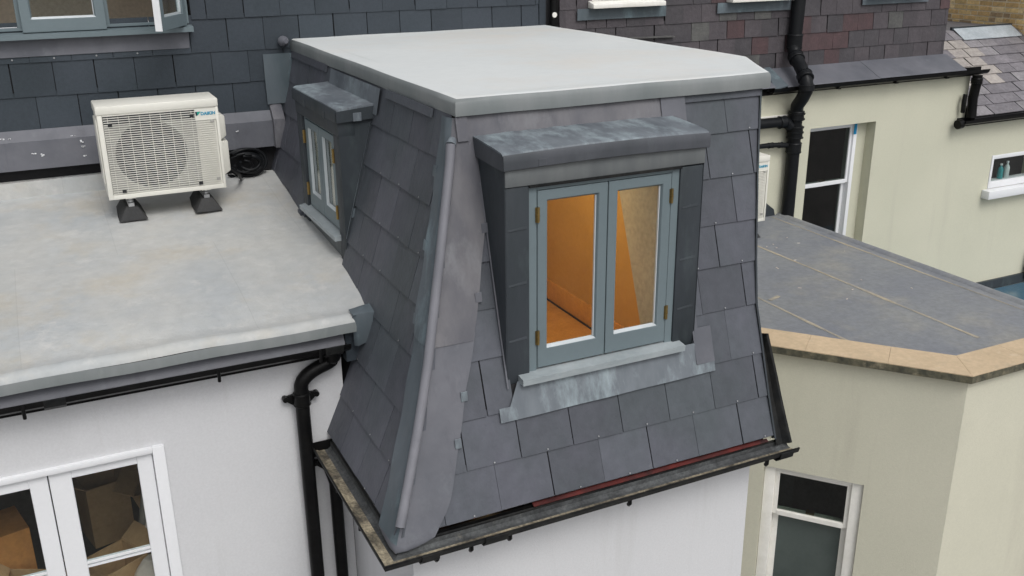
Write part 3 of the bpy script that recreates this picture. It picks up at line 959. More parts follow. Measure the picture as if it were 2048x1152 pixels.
# lit ceiling lamp in the room (it shows as the warm glow behind the glass)
lamp = bpy.data.lights.new('room_lamp', 'POINT')
lamp.energy = 30
lamp.color = (1, .80, .48)
lamp.shadow_soft_size = .08
lo = bpy.data.objects.new('room_lamp', lamp)
COL.objects.link(lo)
lo.location = (1.05, 1.5, 1.72)
mb = MB()
rows = []
for i in range(41):
    y = 1.80+.85*i/40
    x = .378+.003*math.sin(i*1.7)
    rows.append([(x, y, .962), (x, y, 1.63)])
mb.grid(rows, True)
mb.grid([[(p[0]+.006, p[1], p[2]) for p in r_] for r_ in rows], True)
tag(mb.build('curtain', MT['curtain'], recalc=False), 'pale pleated curtain hanging behind the small side dormer window', 'curtain')
MB().box(.40, .62, 1.76, 2.60, .92, .958).build('inner_sill', MT['plaster'], tower)

# ---- tower gutters and downpipe
gp = [(0.0, YW-.03, -.035), (0.0, -.004, -.035), (W+.10, -.004, -.03)]
gut = sweep(MB(), gp, GUT).build('gutter', MT['black_dusty'], tower)
mb = MB()
sweep(mb, gp, [(.0085, -.012), (.0085, -.038), (.026, -.0515), (.078, -.0535), (.078, -.0525), (.027, -.0505), (.010, -.037), (.010, -.012)])
mb.build('gutter_dust', MT['dust'], gut)
mb = MB()
sweep(mb, gp, [(.046, -.052), (.080, -.0535), (.101, -.040), (.096, -.0395), (.078, -.0495), (.048, -.050)])
mb.build('gutter_dirt', MT['dirt'], gut)
for x in (.16, .34, .55, 1.25, 2.16):
    MB().tube([(x, -.085, -.090), (x, -.085, -.118), (x, -.075, -.128)], .012, 8).build('gutter_bracket', MT['black'], gut)
for (x0, x1) in ((.40, .52), (.07, .16), (2.22, 2.31)):
    sweep(MB(), [(x0, -.004, -.037), (x1, -.004, -.037)], [(.002, -.046), (.023, -.068), (.085, -.070), (.115, -.048), (.124, -.010), (.129, -.012), (.120, -.052), (.088, -.077), (.022, -.075), (0, -.052)]).build('gutter_joint', MT['black_dusty'], gut)
for y in (.35, .75):
    MB().tube([(-.085, y, -.10), (-.085, y, -.14)], .013, 8).build('gutter_bracket', MT['black'], gut)
# end box at the wall
mb = MB()
mb.box(-.122, .004, YW-.034, YW-.028, -.12, -.028)
mb.build('gutter_stop', MT['black'], gut)
pipe(tower, 'downpipe', [(-.03, YW-.058, -.10), (-.03, YW-.058, -.2), (-.006, YW-.058, -.3), (-.006, YW-.058, -6.4)], .036, MT['black'],
     collars=[((-.03, YW-.058, -.16), (0, 0, 1), .07)], ears=[(-.03, YW-.058, -.155)])
# sloped lead gutter up the verge
rows = []
vz_ = [-.06, 0, .07, .14, .226, .3, .38, .464, .55]
for z in vz_:
    y = fy(z)
    o = interp(z, [-.06, .1, .3, .55], [.075, .058, .042, .015])
    n = nfront(max(z, .01))
    rows.append([Vector((W+.004, y, z))+n*.018, Vector((W+.02, y, z))+n*.004, Vector((W+.02+o*.6, y, z))+n*.0, Vector((W+.02+o, y, z))+n*.03, Vector((W+.035+o, y, z))+n*.03, Vector((W+.035+o, y, z))-n*.06])
mb = MB().grid(rows, False)
mb.build('verge_gutter', MT['black_dusty'], tower, recalc=False)
rows = []
for z in [-.02]+vz_[1:]+[.722, .957, 1.18, 1.426, 1.658, 1.871]:
    n = nfront(max(z, .01))
    p = Vector((vx(z)-.004, fy(z), z))
    rows.append([p+n*.024, p+n*.024+Vector((.012, 0, 0)), p-n*.02+Vector((.012, 0, 0))])
MB().grid(rows, False).build('verge_trim', MT['lead_dark'], tower, recalc=False)

# ================================================================== LEFT WING
wing_l = thing('side_extension', 'white rendered side extension with pale stained flat roof, left of the tower', 'building', (-1.5, 2.4, 0))
XL = -6.0
mb = MB()
DXL, DXR, DZT = -2.35, -.904, .152
mb.box(DXR, .099, YW, YW+.2, -6.5, .66)
mb.box(XL, DXL, YW, YW+.2, -6.5, .66)
mb.box(DXL, DXR, YW, YW+.2, DZT, .66)
mb.box(DXL, DXR, YW, YW+.2, -6.5, -1.95)
mb.build('wall', MT['render_white'], wing_l)
# roof surface
rows = []
ys = [1.04, 1.048, 1.062, 1.085, 1.11, 1.15, 1.22, 1.3, 1.45, 1.6, 1.8, 2.0, 2.3, 2.6, 3.0, 3.3, 3.6, 3.66]
xs = [XL+i*(-2-XL)/6 for i in range(6)]+[-2+i*.14 for i in range(17)]
xs = [x for x in xs if x < .30]+[.30, .37]
for y in ys:
    row = []
    for x in xs:
        z = roofz(max(y, 1.09))
        if y < 1.1:
            z = {1.04: .705, 1.048: .724, 1.062: .738, 1.085: .745}[y]
        elif y < 1.16:
            z = .745 if y < 1.12 else .738
        elif y < 1.25:
            z -= .01
        row.append((x, y, z+.004*math.sin(x*3.1+y*4)+.003*math.sin(x*9+y*7)))
    rows.append(row)
MB().grid(rows, True).build('flat_roof', MT['roof_left'], wing_l, recalc=False, auto=60)
rows = [[(x, y, z+.003*math.sin(x*8)) for x in xs[:-2]+[.20]] for (y, z) in ((1.040, .706), (1.037, .68), (1.038, .65), (1.10, .646))]
MB().grid(rows, True).build('roof_edge', MT['kerb'], wing_l, recalc=False, auto=60)
box('fascia_board', MT['black'], wing_l, XL, .16, 1.12, YW-.002, .50, .655)
sweep(MB(), [(.20, 1.118, .62), (XL, 1.118, .62)], [(0, 0), (-.0, 0)], False)
# gutter
gl = sweep(MB(), [(XL, 1.118, .618), (.115, 1.118, .618)], GUT).build('gutter', MT['black'], wing_l)
mb = MB()
mb.hexa([(XL, 1.062, .563), (.10, 1.062, .563), (.10, 1.107, .575), (XL, 1.107, .575), (XL, 1.064, .567), (.10, 1.064, .567), (.10, 1.112, .650), (XL, 1.112, .650)])
mb.build('gutter_apron', MT['lead'], wing_l)
for x in (-1.38, .02):
    sweep(MB(), [(x-.05, 1.118, .616), (x+.05, 1.118, .616)], [(.002, -.046), (.023, -.068), (.085, -.070), (.115, -.048), (.124, -.010), (.129, -.012), (.120, -.052), (.088, -.077), (.022, -.075), (0, -.052)]).build('gutter_joint', MT['black_dusty'], gl)
for x in (-1.52, -.6, -.06):
    MB().tube([(x, 1.0, .60), (x, .992, .56), (x, 1.0, .53)], .009, 8).build('gutter_bracket', MT['black'], gl)
mb = MB()                                                  # lead corner piece and grey slate under it
mb.hexa([(.165, 1.034, .565), (.31, 1.034, .60), (.31, 1.05, .60), (.145, 1.05, .565), (.165, 1.034, .75), (.33, 1.034, .752), (.33, 1.06, .764), (.145, 1.06, .756)])
mb.hexa([(.145, 1.034, .748), (.325, 1.034, .750), (.325, 1.16, .762), (.145, 1.12, .752), (.145, 1.034, .754), (.325, 1.034, .756), (.325, 1.16, .768), (.145, 1.12, .758)])
mb.build('lead_corner', MT['lead_blue'], wing_l, bevel=.003)
box('slate_block', MT['slate_main'], wing_l, .11, .27, 1.10, 1.17, .455, .645)
# downpipe with swan neck
py = YW-.056
neck = []
for i in range(9):
    a_ = i/8
    neck.append((.03-.172*(.5-.5*math.cos(math.pi*a_)), py, .47-.13*a_ if True else 0))
path = [(.03, 1.062, .56), (.03, 1.07, .52), (.03, py, .485)]
for i in range(1, 12):
    a_ = i/12
    path.append((.03-.185*(.5-.5*math.cos(math.pi*a_)), py, .475-.05*a_-.09*a_**3))
path += [(-.155, py, .32), (-.155, py, .28)]
dp = pipe(wing_l, 'downpipe', path, .040, MT['black'], collars=[((.03, py, .50), (0, 0, 1), .05)], seg=16)
pipe(wing_l, 'downpipe', [(-.155, py, .30), (-.155, py, -6.4)], .040, MT['black'], collars=[((-.155, py, .275), (0, 0, 1), .08)], ears=[(-.155, py, .28)], seg=16)

# french doors
mb = MB()
yf0 = YW-.022
mb.box(-.966, DXR, yf0, YW+.10, -2.0, DZT)
mb.box(DXL, -2.288, yf0, YW+.10, -2.0, DZT)
mb.box(-2.288, -.966, yf0, YW+.10, .118, DZT)
door = mb.build('door_frame', MT['white_paint'], wing_l, bevel=.004)
def leaf(x0, x1, g0, g1, zt):
    mb = MB()
    ring(mb, x0, x1, -1.95, .112, g0, g1, -1.7, zt, YW+.005, YW+.05)
    o = mb.build('door_leaf', MT['white_paint'], door, bevel=.003, segs=1)
    MB().box(g0, g1, YW+.025, YW+.029, -1.7, zt).build('pane', MT['glass'], door)
    mb = MB()
    for z in (-.468, -.490):
        mb.box(g0, g1, YW+.012, YW+.024, z-.006, z+.006)
    mb.box(g0, g1, YW+.030, YW+.034, -.50, -.458)
    mb.build('glazing_bar', MT['white_paint'], door)
leaf(-1.479, -.969, -1.372, -1.048, .062)
leaf(-2.285, -1.485, -2.16, -1.572, .052)
rm = room('room_lining', MT['room_dark'], wing_l, -3.4, .05, YW+.2, 3.6, -2.1, .6)
# clutter inside
def carton(name, label, cat, c, s, rz, m, tilt=(0, 0), openlid=True):
    t_ = thing(name, label, cat, c, 'cardboard boxes behind the french doors')
    mb = MB()
    Mx = Matrix.Rotation(rz, 3, 'Z') @ Matrix.Rotation(tilt[0], 3, 'X') @ Matrix.Rotation(tilt[1], 3, 'Y')
    def bx(mb, x0, x1, y0, y1, z0, z1):
        p = [(x0, y0, z0), (x1, y0, z0), (x1, y1, z0), (x0, y1, z0), (x0, y0, z1), (x1, y0, z1), (x1, y1, z1), (x0, y1, z1)]
        mb.hexa([Vector(c)+Mx @ Vector(q) for q in p])
    w_, d_, h_ = s
    for q in ((-w_/2, -w_/2+.006, -d_/2, d_/2), (w_/2-.006, w_/2, -d_/2, d_/2), (-w_/2+.006, w_/2-.006, -d_/2, -d_/2+.006), (-w_/2+.006, w_/2-.006, d_/2-.006, d_/2)):
        bx(mb, q[0], q[1], q[2], q[3], 0, h_)
    bx(mb, -w_/2, w_/2, -d_/2, d_/2, -.004, 0)
    mb.build('carton', m, t_)
    if openlid:
        for sx in (-1, 1):
            mb = MB()
            p = [(sx*w_/2, -d_/2, h_), (sx*w_/2, d_/2, h_), (sx*(w_/2+.10), d_/2, h_+.07), (sx*(w_/2+.10), -d_/2, h_+.07)]
            q = [Vector(c)+Mx @ Vector(v_) for v_ in p]
            mb.prism(q, (0, 0, .006))
            mb.build('flap', m, t_)
    else:
        mb = MB()
        bx(mb, -w_/2, w_/2, -d_/2, d_/2, h_, h_+.005)
        mb.build('lid', m, t_)
        mb = MB()
        bx(mb, -.025, .025, -d_/2-.001, d_/2+.001, h_+.005, h_+.007)
        mb.build('tape', MT['paper'], t_)
    return t_
carton('cardboard_box', 'tall orange cardboard box behind the left door leaf', 'box', (-1.88, 1.80, -1.25), (.40, .30, .78), .25, MT['card_orange'], openlid=False)
carton('cardboard_box', 'open brown cardboard box low behind the left door leaf', 'box', (-1.68, 1.52, -1.05), (.34, .26, .36), -.35, MT['card'], (.15, .1))
carton('cardboard_box', 'brown cardboard box upper left in the right door pane', 'box', (-1.24, 2.30, -.98), (.26, .26, .42), .25, MT['card'])
carton('cardboard_box', 'tilted tan cardboard box at right edge of the right door pane', 'box', (-.74, 2.10, -1.0), (.30, .28, .50), -.4, MT['card'], (.2, -.25))
carton('cardboard_box', 'orange cardboard box beneath the pale paper sack', 'box', (-.86, 1.78, -1.02), (.36, .30, .28), .2, MT['card_orange'], openlid=False)
carton('cardboard_box', 'low brown cardboard box at the foot of the right door pane', 'box', (-1.24, 1.58, -1.02), (.28, .26, .30), .5, MT['card'])
# crumpled paper sacks
def sack(label, c, s, m, text=None):
    t_ = thing('paper_sack', label, 'sack', c, 'paper sacks behind the french doors')
    rows = []
    for i in range(9):
        v_ = i/8
        row = []
        for k in range(16):
            an = 2*math.pi*k/16
            rr2 = (1-.55*max(0, v_-.7)/.3)*(1+.10*math.sin(an*3+v_*5)+.07*math.sin(an*7+v_*11))
            row.append((c[0]+s[0]*rr2*math.cos(an), c[1]+s[1]*rr2*math.sin(an), c[2]+s[2]*v_))
        rows.append(row)
    mb = MB().grid(rows, True, True)
    k = len(mb.v)
    mb.v += rows[-1]
    mb.f += [[k+i for i in range(16)]]
    mb.sm += [True]
    mb.build('bag', m, t_, auto=40)
    return t_
sack('pale crumpled paper sack on the orange box', (-.88, 1.70, -.735), (.16, .13, .20), MT['paper'])
sk = sack('tan paper sack with blue letters low in the right door pane', (-1.0, 1.45, -1.10), (.17, .11, .40), MT['paper'])
pl_ = thing('plank', 'grey wooden plank leaning inside the right door pane', 'plank', (-1.1, 2.2, -1.4))
MB().hexa([(-1.20, 1.60, -1.2), (-1.13, 1.60, -1.2), (-1.13, 1.64, -1.2), (-1.20, 1.64, -1.2), (-.96, 1.95, -.25), (-.88, 1.95, -.25), (-.88, 1.99, -.25), (-.96, 1.99, -.25)]).build('board', MT['plank'], pl_)
MB().tube([(-1.03, 1.80, -.70), (-1.03, 1.74, -.72)], .02, 10).build('bolt', MT['steel'], pl_)
def text(parent, body, size, origin, xdir, zdir, m, name='lettering', ext=.001, bold=True):
    cu = bpy.data.curves.new(name, 'FONT')
    cu.body = body
    cu.size = size
    cu.extrude = ext
    if bold:
        cu.offset = size*.035
    o = bpy.data.objects.new(name, cu)
    COL.objects.link(o)
    bpy.context.view_layer.update()
    me = bpy.data.meshes.new_from_object(o.evaluated_get(bpy.context.evaluated_depsgraph_get()))
    bpy.data.objects.remove(o)
    xd, zd = Vector(xdir).normalized(), Vector(zdir).normalized()
    n_ = xd.cross(zd)
    off = wloc(parent)
    for v_ in me.vertices:
        p = v_.co.copy()
        v_.co = Vector(origin)+xd*p.x+zd*p.y+n_*p.z-off
    me.materials.clear()
    me.materials.append(m)
    o = bpy.data.objects.new(name, me)
    COL.objects.link(o)
    o.parent = parent
    return o
text(sk, 'B', .05, (-1.0, 1.335, -.82), (1, 0, .1), (-.1, 0, 1), MT['blue_ink'])
text(sk, 'R', .05, (-.99, 1.335, -.875), (1, 0, .1), (-.1, 0, 1), MT['blue_ink'])

# ================================================================== MAIN HOUSE
main = thing('main_house', 'main house rear wall hung with dark blue grey slates, behind the pale flat roofs', 'building', (0, YR+.5, 0))
ZR = [1.44, 1.676, 1.905, 2.14, 2.375, 2.61, 2.845]
def mrear(u, s):
    return (u, YR-.012, s), Vector((0, -1, 0))
def seg_main(s0, s1):
    if s0 < 1.9:
        return [(-6, -6, 2.66, 2.66)]
    if s0 < 2.14:
        return [(-6, -6, 2.66, 2.66)]
    return [(-.135, -.135, 2.66, 2.66)]
def cut_lead(s0, s1):
    return seg_main(s0, s1)
# hide the far left off-frame slates: start at x = -2.6
slates(main, lambda u, s: MT['slate_main'], mrear, [(ZR[i], ZR[i+1]) for i in range(6)], lambda a, b: [(max(q[0], -2.6), max(q[1], -2.6), q[2], q[3]) for q in seg_main(a, b)], .266, -1.225, gap=.006)
mb = MB()
mb.box(XL, 2.72, YR-.005, YR+.2, -6.5, 2.075)
mb.box(-.14, 2.72, YR-.005, YR+.2, 2.075, 3.0)
mb.box(XL, -3.2, YR-.005, YR+.2, 2.075, 3.0)
mb.build('wall', MT['underlay'], main)
# lead band under the slates: three lapped sheets
for k, (x0, x1) in enumerate(((-3.4, -1.33), (-1.335, -.80), (-.805, .10), (.095, .36))):
    mb = MB()
    e_ = .002*(k % 2)
    mb.prism([(x0, YR-.03-e_, 1.455), (x0, YR-.085-e_, 1.385), (x0, YR-.092-e_, 1.19), (x0, YR-.088-e_, 1.19), (x0, YR-.08-e_, 1.38), (x0, YR-.025-e_, 1.45)], (x1-x0, 0, 0))
    mb.build('lead_band', MT['lead'], main)
mb = MB()
mb.prism([(.36, YR-.13, 1.18), (.36, YR-.13, 1.40), (.36, YR-.03, 1.50), (.36, YR-.03, 1.18)], (.09, 0, 0))
mb.build('lead_corner', MT['lead_warm'], main, bevel=.006)
rows = [[Vector((x, YR-.045-.008*math.sin(x*40+z*9), z)) for x in (.345, .40, .45, .5, .56)] for z in (1.50, 1.6, 1.7, 1.8, 1.87)]
MB().grid(rows, True).build('lead_soaker', MT['lead_blue'], main, recalc=False)
MB().tube([(.50, YR-.05, 1.958), (.503, YR-.085, 1.960), (.512, YR-.105, 1.962)], .05, 12, radii=[.040, .037, .018]).build('lead_knob', MT['lead'], main, auto=60)
box('upstand', MT['roof_left'], main, XL, -.16, YR-.075, YR-.01, .95, 1.105)
mb = MB()
for (x, z) in ((-1.47, 1.41), (-1.43, 1.408), (-1.30, 1.30), (-1.24, 1.285), (-.98, 1.315), (-.97, 1.255), (-.985, 1.355), (.10, 1.33), (-1.03, 1.40)):
    for q in range(3):
        xx, zz_, s_ = x+random.uniform(-.015, .015), z+random.uniform(-.008, .008), random.uniform(.003, .007)
        yy = YR-.0945 if z < 1.385 else YR-.088+(z-1.385)*.78
        mb.box(xx-s_, xx+s_, yy-.002, yy+.004, zz_-s_*.6, zz_+s_*.6)
tag(mb.build('paint_splash', MT['white_paint'], main), kind='stuff')
# window
sil = MB().hexa([(-3.2, YR-.10, 2.062), (-.138, YR-.10, 2.062), (-.138, YR+.05, 2.062), (-3.2, YR+.05, 2.062), (-3.2, YR-.10, 2.095), (-.138, YR-.10, 2.095), (-.138, YR+.05, 2.115), (-3.2, YR+.05, 2.115)])
win = thing  # (kept simple: the window is a part of the house)
fr_ = MB()
ring(fr_, -3.2, -.155, 2.115, 2.95, -3.13, -.205, 2.135, 2.90, YR-.03, YR+.09)
for x in (-.712, -1.262):
    fr_.box(x, x+.03, YR-.025, YR+.085, 2.135, 2.90)
wf = fr_.build('window', MT['frame'], main, bevel=.002, segs=1)
sil.build('sill', MT['frame'], wf)
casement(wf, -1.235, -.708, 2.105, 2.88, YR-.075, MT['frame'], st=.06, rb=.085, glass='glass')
MB().box(-.68, -.21, YR-.02, YR+.08, 2.128, 2.141).build('threshold', MT['white_paint'], wf)
MB().box(-.68, -.30, YR-.026, YR-.021, 2.119, 2.128).build('draught_strip', MT['red'], wf)
MB().box(-3.1, -1.265, YR-.02, YR+.08, 2.128, 2.141).build('threshold', MT['white_paint'], wf)
# opened casement, hinged at the right jamb
def open_leaf(hx, hy, ang, wd_, z0, z1):
    d = Vector((-math.cos(ang), -math.sin(ang), 0))
    n_ = Vector((-d.y, d.x, 0))
    def bxx(mb, a0, a1, c0, c1, t0, t1):
        p = [Vector((hx, hy, 0))+d*a+n_*t_ for a, t_ in ((a0, t0), (a1, t0), (a1, t1), (a0, t1))]
        mb.hexa([(q.x, q.y, c0) for q in p]+[(q.x, q.y, c1) for q in p])
    mb = MB()
    bxx(mb, 0, .06, z0, z1, 0, .045)
    bxx(mb, wd_-.06, wd_, z0, z1, 0, .045)
    bxx(mb, .06, wd_-.06, z0, z0+.085, 0, .045)
    bxx(mb, .06, wd_-.06, z1-.05, z1, 0, .045)
    mb.build('open_casement', MT['frame'], wf, bevel=.002, segs=1)
    mb = MB()
    bxx(mb, .06, wd_-.06, z0+.085, z1-.05, .02, .024)
    mb.build('pane', MT['glass'], wf)
    mb = MB()
    bxx(mb, .06, wd_-.06, z0+.085, z0+.098, .012, .034)
    bxx(mb, .06, .073, z0+.085, z1-.05, .012, .034)
    mb.build('glazing_bead', MT['bead'], wf)
    mb = MB()
    bxx(mb, wd_+.001, wd_+.008, z0, z1, .0, .046)
    mb.build('casement_edge', MT['white_paint'], wf)
open_leaf(-.213, YR-.04, R(62), .47, 2.108, 2.88)
hinge(wf, -.215, 2.27, YR-.042)
room('room_lining', MT['room_taupe'], main, -3.3, -.1, YR+.19, 5.2, 1.7, 2.98)
mb = MB()
mb.hexa([(-3.3, YR-.035, 1.945), (-.172, YR-.035, 1.945), (-.172, YR-.03, 1.945), (-3.3, YR-.03, 1.945), (-3.3, YR-.032, 2.062), (-.165, YR-.032, 2.062), (-.165, YR-.028, 2.062), (-3.3, YR-.028, 2.062)])
mb.build('lead_apron', MT['lead'], wf)
# pins in the slates
for x in (-1.33, -1.07, -.80, -.53):
    MB().tube([(x, YR-.028, 1.928), (x, YR-.034, 1.928)], .006, 8).build('pin', MT['steel'], main)

# ================================================================== NEIGHBOUR HOUSE
YO = 3.5
neigh = thing('neighbour_house', 'neighbouring house with small old slates above a cream wall, upper right', 'building', (5.2, YR+.5, 0))
RS = random.Random(3)
def pick_old(u, s):
    v_ = RS.random()
    if 3.0 < u < 4.3 and 1.8 < s < 2.05:
        return OLD[4] if v_ < .45 else OLD[5] if v_ < .65 else OLD[1]
    if 4.6 < u < 6.3 and s < 2.0 and v_ < .3:
        return OLD[3]
    return OLD[0] if v_ < .42 else OLD[1] if v_ < .72 else OLD[2] if v_ < .93 else OLD[3] if v_ < .97 else OLD[4]
ZO = [1.43+.163*i for i in range(8)]
def mold(u, s):
    return (u, YR-.012, s), Vector((0, -1, 0))
slates(neigh, pick_old, mold, [(ZO[i], ZO[i+1]) for i in range(7)], lambda a, b: [(2.86, 2.86, 7.46, 7.46)], .2, .02, th=.006, tail=.016, gap=.005, jit=.006)
mb = MB()
mb.box(2.73, 7.47, YR-.005, YR+.2, 1.2, 3.0)
mb.box(7.27, 7.47, YR+.2, 7.5, 1.2, 3.0)
mb.build('mansard_wall', MT['underlay'], neigh)
box('party_strip', MT['slate_main'], neigh, 2.665, 2.725, YR-.03, YR-.006, 1.9, 3.0)
pipe(neigh, 'downpipe', [(2.79, YR-.06, 1.9), (2.79, YR-.06, 3.0)], .036, MT['black'])
MB().tube([(2.765, YR-.11, 2.055), (2.765, YR-.116, 2.055)], .022, 12).build('pipe_badge', MT['white_old'], neigh)
# wall with openings
mb = MB()
wx0, wx1, wz0, wz1 = 5.566, 6.425, -.95, .862
mb.box(2.73, wx0, YO, YO+.25, -6.5, 1.235)
mb.box(wx1, 7.70, YO, YO+.25, -6.5, 1.235)
mb.box(wx0, wx1, YO, YO+.25, wz1, 1.235)
mb.box(wx0, wx1, YO, YO+.25, -6.5, wz0)
mb.build('wall', MT['cream'], neigh)
box('ledge', MT['white_old'], neigh, 2.73, 5.36, YO-.02, YO-.001, 1.02, 1.035)
# lead apron and gutter above the wall
mb = MB()
for k, (x0, x1) in enumerate(((5.14, 6.30), (6.295, 7.50), (2.75, 5.0))):
    e_ = .003*k
    MB().prism([(x0, YR-.03, 1.45+e_), (x0, YO-.105, 1.318+e_), (x0, YO-.109, 1.312+e_), (x0, YR-.03, 1.444+e_)], (x1-x0, 0, 0)).build('lead_apron', MT['lead'], neigh)
MB().prism([(5.0, YO-.10, 1.295), (5.15, YO-.10, 1.318), (5.15, YR-.03, 1.455), (5.08, YR-.03, 1.45)], (0, 0, .012)).build('lead_end', MT['lead_blue'], neigh)
box('fascia_board', MT['black'], neigh, 2.75, 7.70, YO-.025, YO-.002, 1.236, 1.30)
gn = sweep(MB(), [(4.95, YO-.027, 1.327), (7.80, YO-.027, 1.327)], GUT).build('gutter', MT['black'], neigh)
for x in (5.75, 6.5, 7.2):
    MB().box(x-.02, x+.02, YO-.14, YO-.03, 1.253, 1.262).build('gutter_bracket', MT['black'], gn)
# short downpipe to the lower gutter, soil pipe and waste pipes
pipe(neigh, 'downpipe', [(7.70, YO-.085, 1.25), (7.70, YO-.085, 1.15), (7.71, YO-.06, 1.0), (7.70, YO-.085, .80)], .05, MT['black'], collars=[((7.70, YO-.085, 1.19), (0, 0, 1), .06)])
MB().tube([(7.60, YO-.05, 1.05), (7.58, YO-.06, .98), (7.60, YO-.05, .86)], .022, 8).build('rodding_bracket', MT['black'], neigh)
sp = [(5.415, 3.62, 3.0), (5.375, 3.62, 1.75), (5.362, 3.61, 1.64), (5.355, 3.58, 1.58), (5.30, 3.42, 1.48), (5.262, 3.31, 1.41), (5.25, 3.265, 1.34), (5.25, 3.265, 1.29), (5.262, 3.32, 1.21), (5.28, 3.40, 1.13), (5.295, 3.42, 1.06), (5.30, 3.42, .7), (5.30, 3.42, .03)]
soil = pipe(neigh, 'soil_pipe', sp, .062, MT['plastic_black'], collars=[((5.373, 3.62, 1.70), (0, 0, 1), .14), ((5.34, 3.54, 1.555), (.3, .8, .5), .07), ((5.262, 3.31, 1.41), (.3, .8, .5), .07), ((5.25, 3.265, 1.315), (0, .1, 1), .06), ((5.297, 3.42, 1.03), (0, 0, 1), .09), ((5.30, 3.42, .87), (0, 0, 1), .12), ((5.30, 3.42, .72), (0, 0, 1), .10)], seg=18)
for z in (.82, .87, .92, 1.0, 1.05):
    MB().tube([(5.299, 3.42, z-.006), (5.299, 3.42, z+.006)], .082, 18).build('pipe_ring', MT['plastic_black'], soil)
pipe(neigh, 'waste_pipe', [(2.8, 3.42, 1.0), (5.05, 3.42, .985), (5.18, 3.42, .975), (5.23, 3.42, .93)], .05, MT['plastic_black'], collars=[((5.13, 3.42, .98), (1, 0, 0), .08)])
pipe(neigh, 'waste_pipe', [(2.8, 3.44, .775), (4.98, 3.44, .765), (5.1, 3.44, .76), (5.24, 3.43, .745)], .024, MT['plastic_black'], collars=[((5.03, 3.44, .763), (1, 0, 0), .06), ((5.15, 3.44, .755), (1, 0, 0), .05)])
# sash window, set back in its reveal
def sash(parent, T, a0, a1, z0, z1, zm, m, gl, gl2='glass_dull', mb_frame=.075, rec=.02):
    """T(u, depth, z) -> point; a vertical sliding sash window"""
    def B(mb, u0, u1, d0, d1, w0, w1):
        mb.hexa([T(u0, d0, w0), T(u1, d0, w0), T(u1, d1, w0), T(u0, d1, w0), T(u0, d0, w1), T(u1, d0, w1), T(u1, d1, w1), T(u0, d1, w1)])
    mb = MB()
    B(mb, a0, a0+mb_frame, rec, rec+.12, z0, z1)
    B(mb, a1-mb_frame, a1, rec, rec+.12, z0, z1)
    B(mb, a0+mb_frame, a1-mb_frame, rec, rec+.12, z1-.03, z1)
    B(mb, a0+mb_frame, a1-mb_frame, rec-.03, rec+.12, z0, z0+.06)
    o = mb.build('sash_window', m, parent, bevel=.004)
    i0, i1 = a0+mb_frame, a1-mb_frame
    mb = MB()                       # upper sash (outer)
    B(mb, i0, i0+.03, rec+.02, rec+.055, zm, z1-.03)
    B(mb, i1-.03, i1, rec+.02, rec+.055, zm, z1-.03)
    B(mb, i0+.03, i1-.03, rec+.02, rec+.055, z1-.06, z1-.03)
    B(mb, i0+.03, i1-.03, rec+.015, rec+.055, zm-.005, zm+.035)
    mb.build('upper_sash', m, o, bevel=.003, segs=1)
    mb = MB()                       # lower sash (inner)
    B(mb, i0, i0+.04, rec+.06, rec+.095, z0+.06, zm+.03)
    B(mb, i1-.04, i1, rec+.06, rec+.095, z0+.06, zm+.03)
    B(mb, i0+.04, i1-.04, rec+.06, rec+.095, zm-.01, zm+.03)
    B(mb, i0+.04, i1-.04, rec+.06, rec+.095, z0+.06, z0+.14)
    mb.build('lower_sash', m, o, bevel=.003, segs=1)
    for (w0, w1, d) in ((zm+.03, z1-.06, rec+.035), (z0+.14, zm-.01, rec+.075)):
        mb = MB()
        B(mb, i0+.03, i1-.03, d, d+.004, w0, w1)
        mb.build('pane', MT[gl if w0 > zm else gl2], o)
    mb = MB()
    c_ = (i0+i1)/2
    B(mb, c_-.03, c_+.03, rec+.04, rec+.09, zm+.036, zm+.05)
    mb.build('sash_catch', MT['brass'], o)
    return o
TN = lambda u, d, z: (u, YO+d, z)
sw_ = sash(neigh, TN, wx0+.001, wx1-.14, wz0+.001, wz1-.001, .225, MT['white_paint'], 'glass_dull', mb_frame=.045, rec=.10)
MB().box(wx1-.139, wx1-.001, YO+.12, YO+.24, wz0+.002, wz1-.002).build('jamb_lining', MT['cream'], neigh)
MB().box(6.235, 6.27, YO+.094, YO+.099, .73, .845).build('blue_tape', MT['blue_tape'], sw_)
room('room_lining', MT['room_dark'], neigh, 5.0, 7.2, YO+.25, 6.5, -1.6, 1.2)
# white sills with lead aprons of upper windows
for k, (x0, x1, ax0, ax1, z, az0) in enumerate(((3.13, 3.86, 3.02, 3.92, 2.09, 1.992), (4.585, 5.30, 4.48, 5.33, 2.085, 1.99), (6.28, 7.02, 6.23, 7.12, 2.085, 1.997))):
    mb = ring(MB(), x0+.03, x1-.03, z+.06, 2.95, x0+.09, x1-.09, z+.11, 2.88, YR-.05, YR+.06)
    o = mb.build('window', MT['white_old'], neigh)
    MB().box(x0+.09, x1-.09, YR-.03, YR-.026, z+.11, 2.88).build('pane', MT['glass_dull'], o)
    MB().hexa([(x0, YR-.13, z), (x1, YR-.13, z), (x1, YR-.03, z), (x0, YR-.03, z), (x0, YR-.13, z+.035), (x1, YR-.13, z+.035), (x1, YR-.03, z+.06), (x0, YR-.03, z+.06)]).build('sill', MT['white_old'], o, bevel=.003)
    MB().box(ax0, ax1, YR-.048, YR-.040, az0, z-.004).build('lead_apron', MT['lead_blue'], o)
mb = MB()                                             # slipped slate edge
mb.hexa([(3.55, YR-.075, 1.815), (4.02, YR-.06, 1.805), (4.02, YR-.02, 1.81), (3.55, YR-.02, 1.82), (3.55, YR-.075, 1.823), (4.02, YR-.06, 1.813), (4.02, YR-.02, 1.818), (3.55, YR-.02, 1.828)])
mb.build('slipped_slate', OLD[4], neigh)

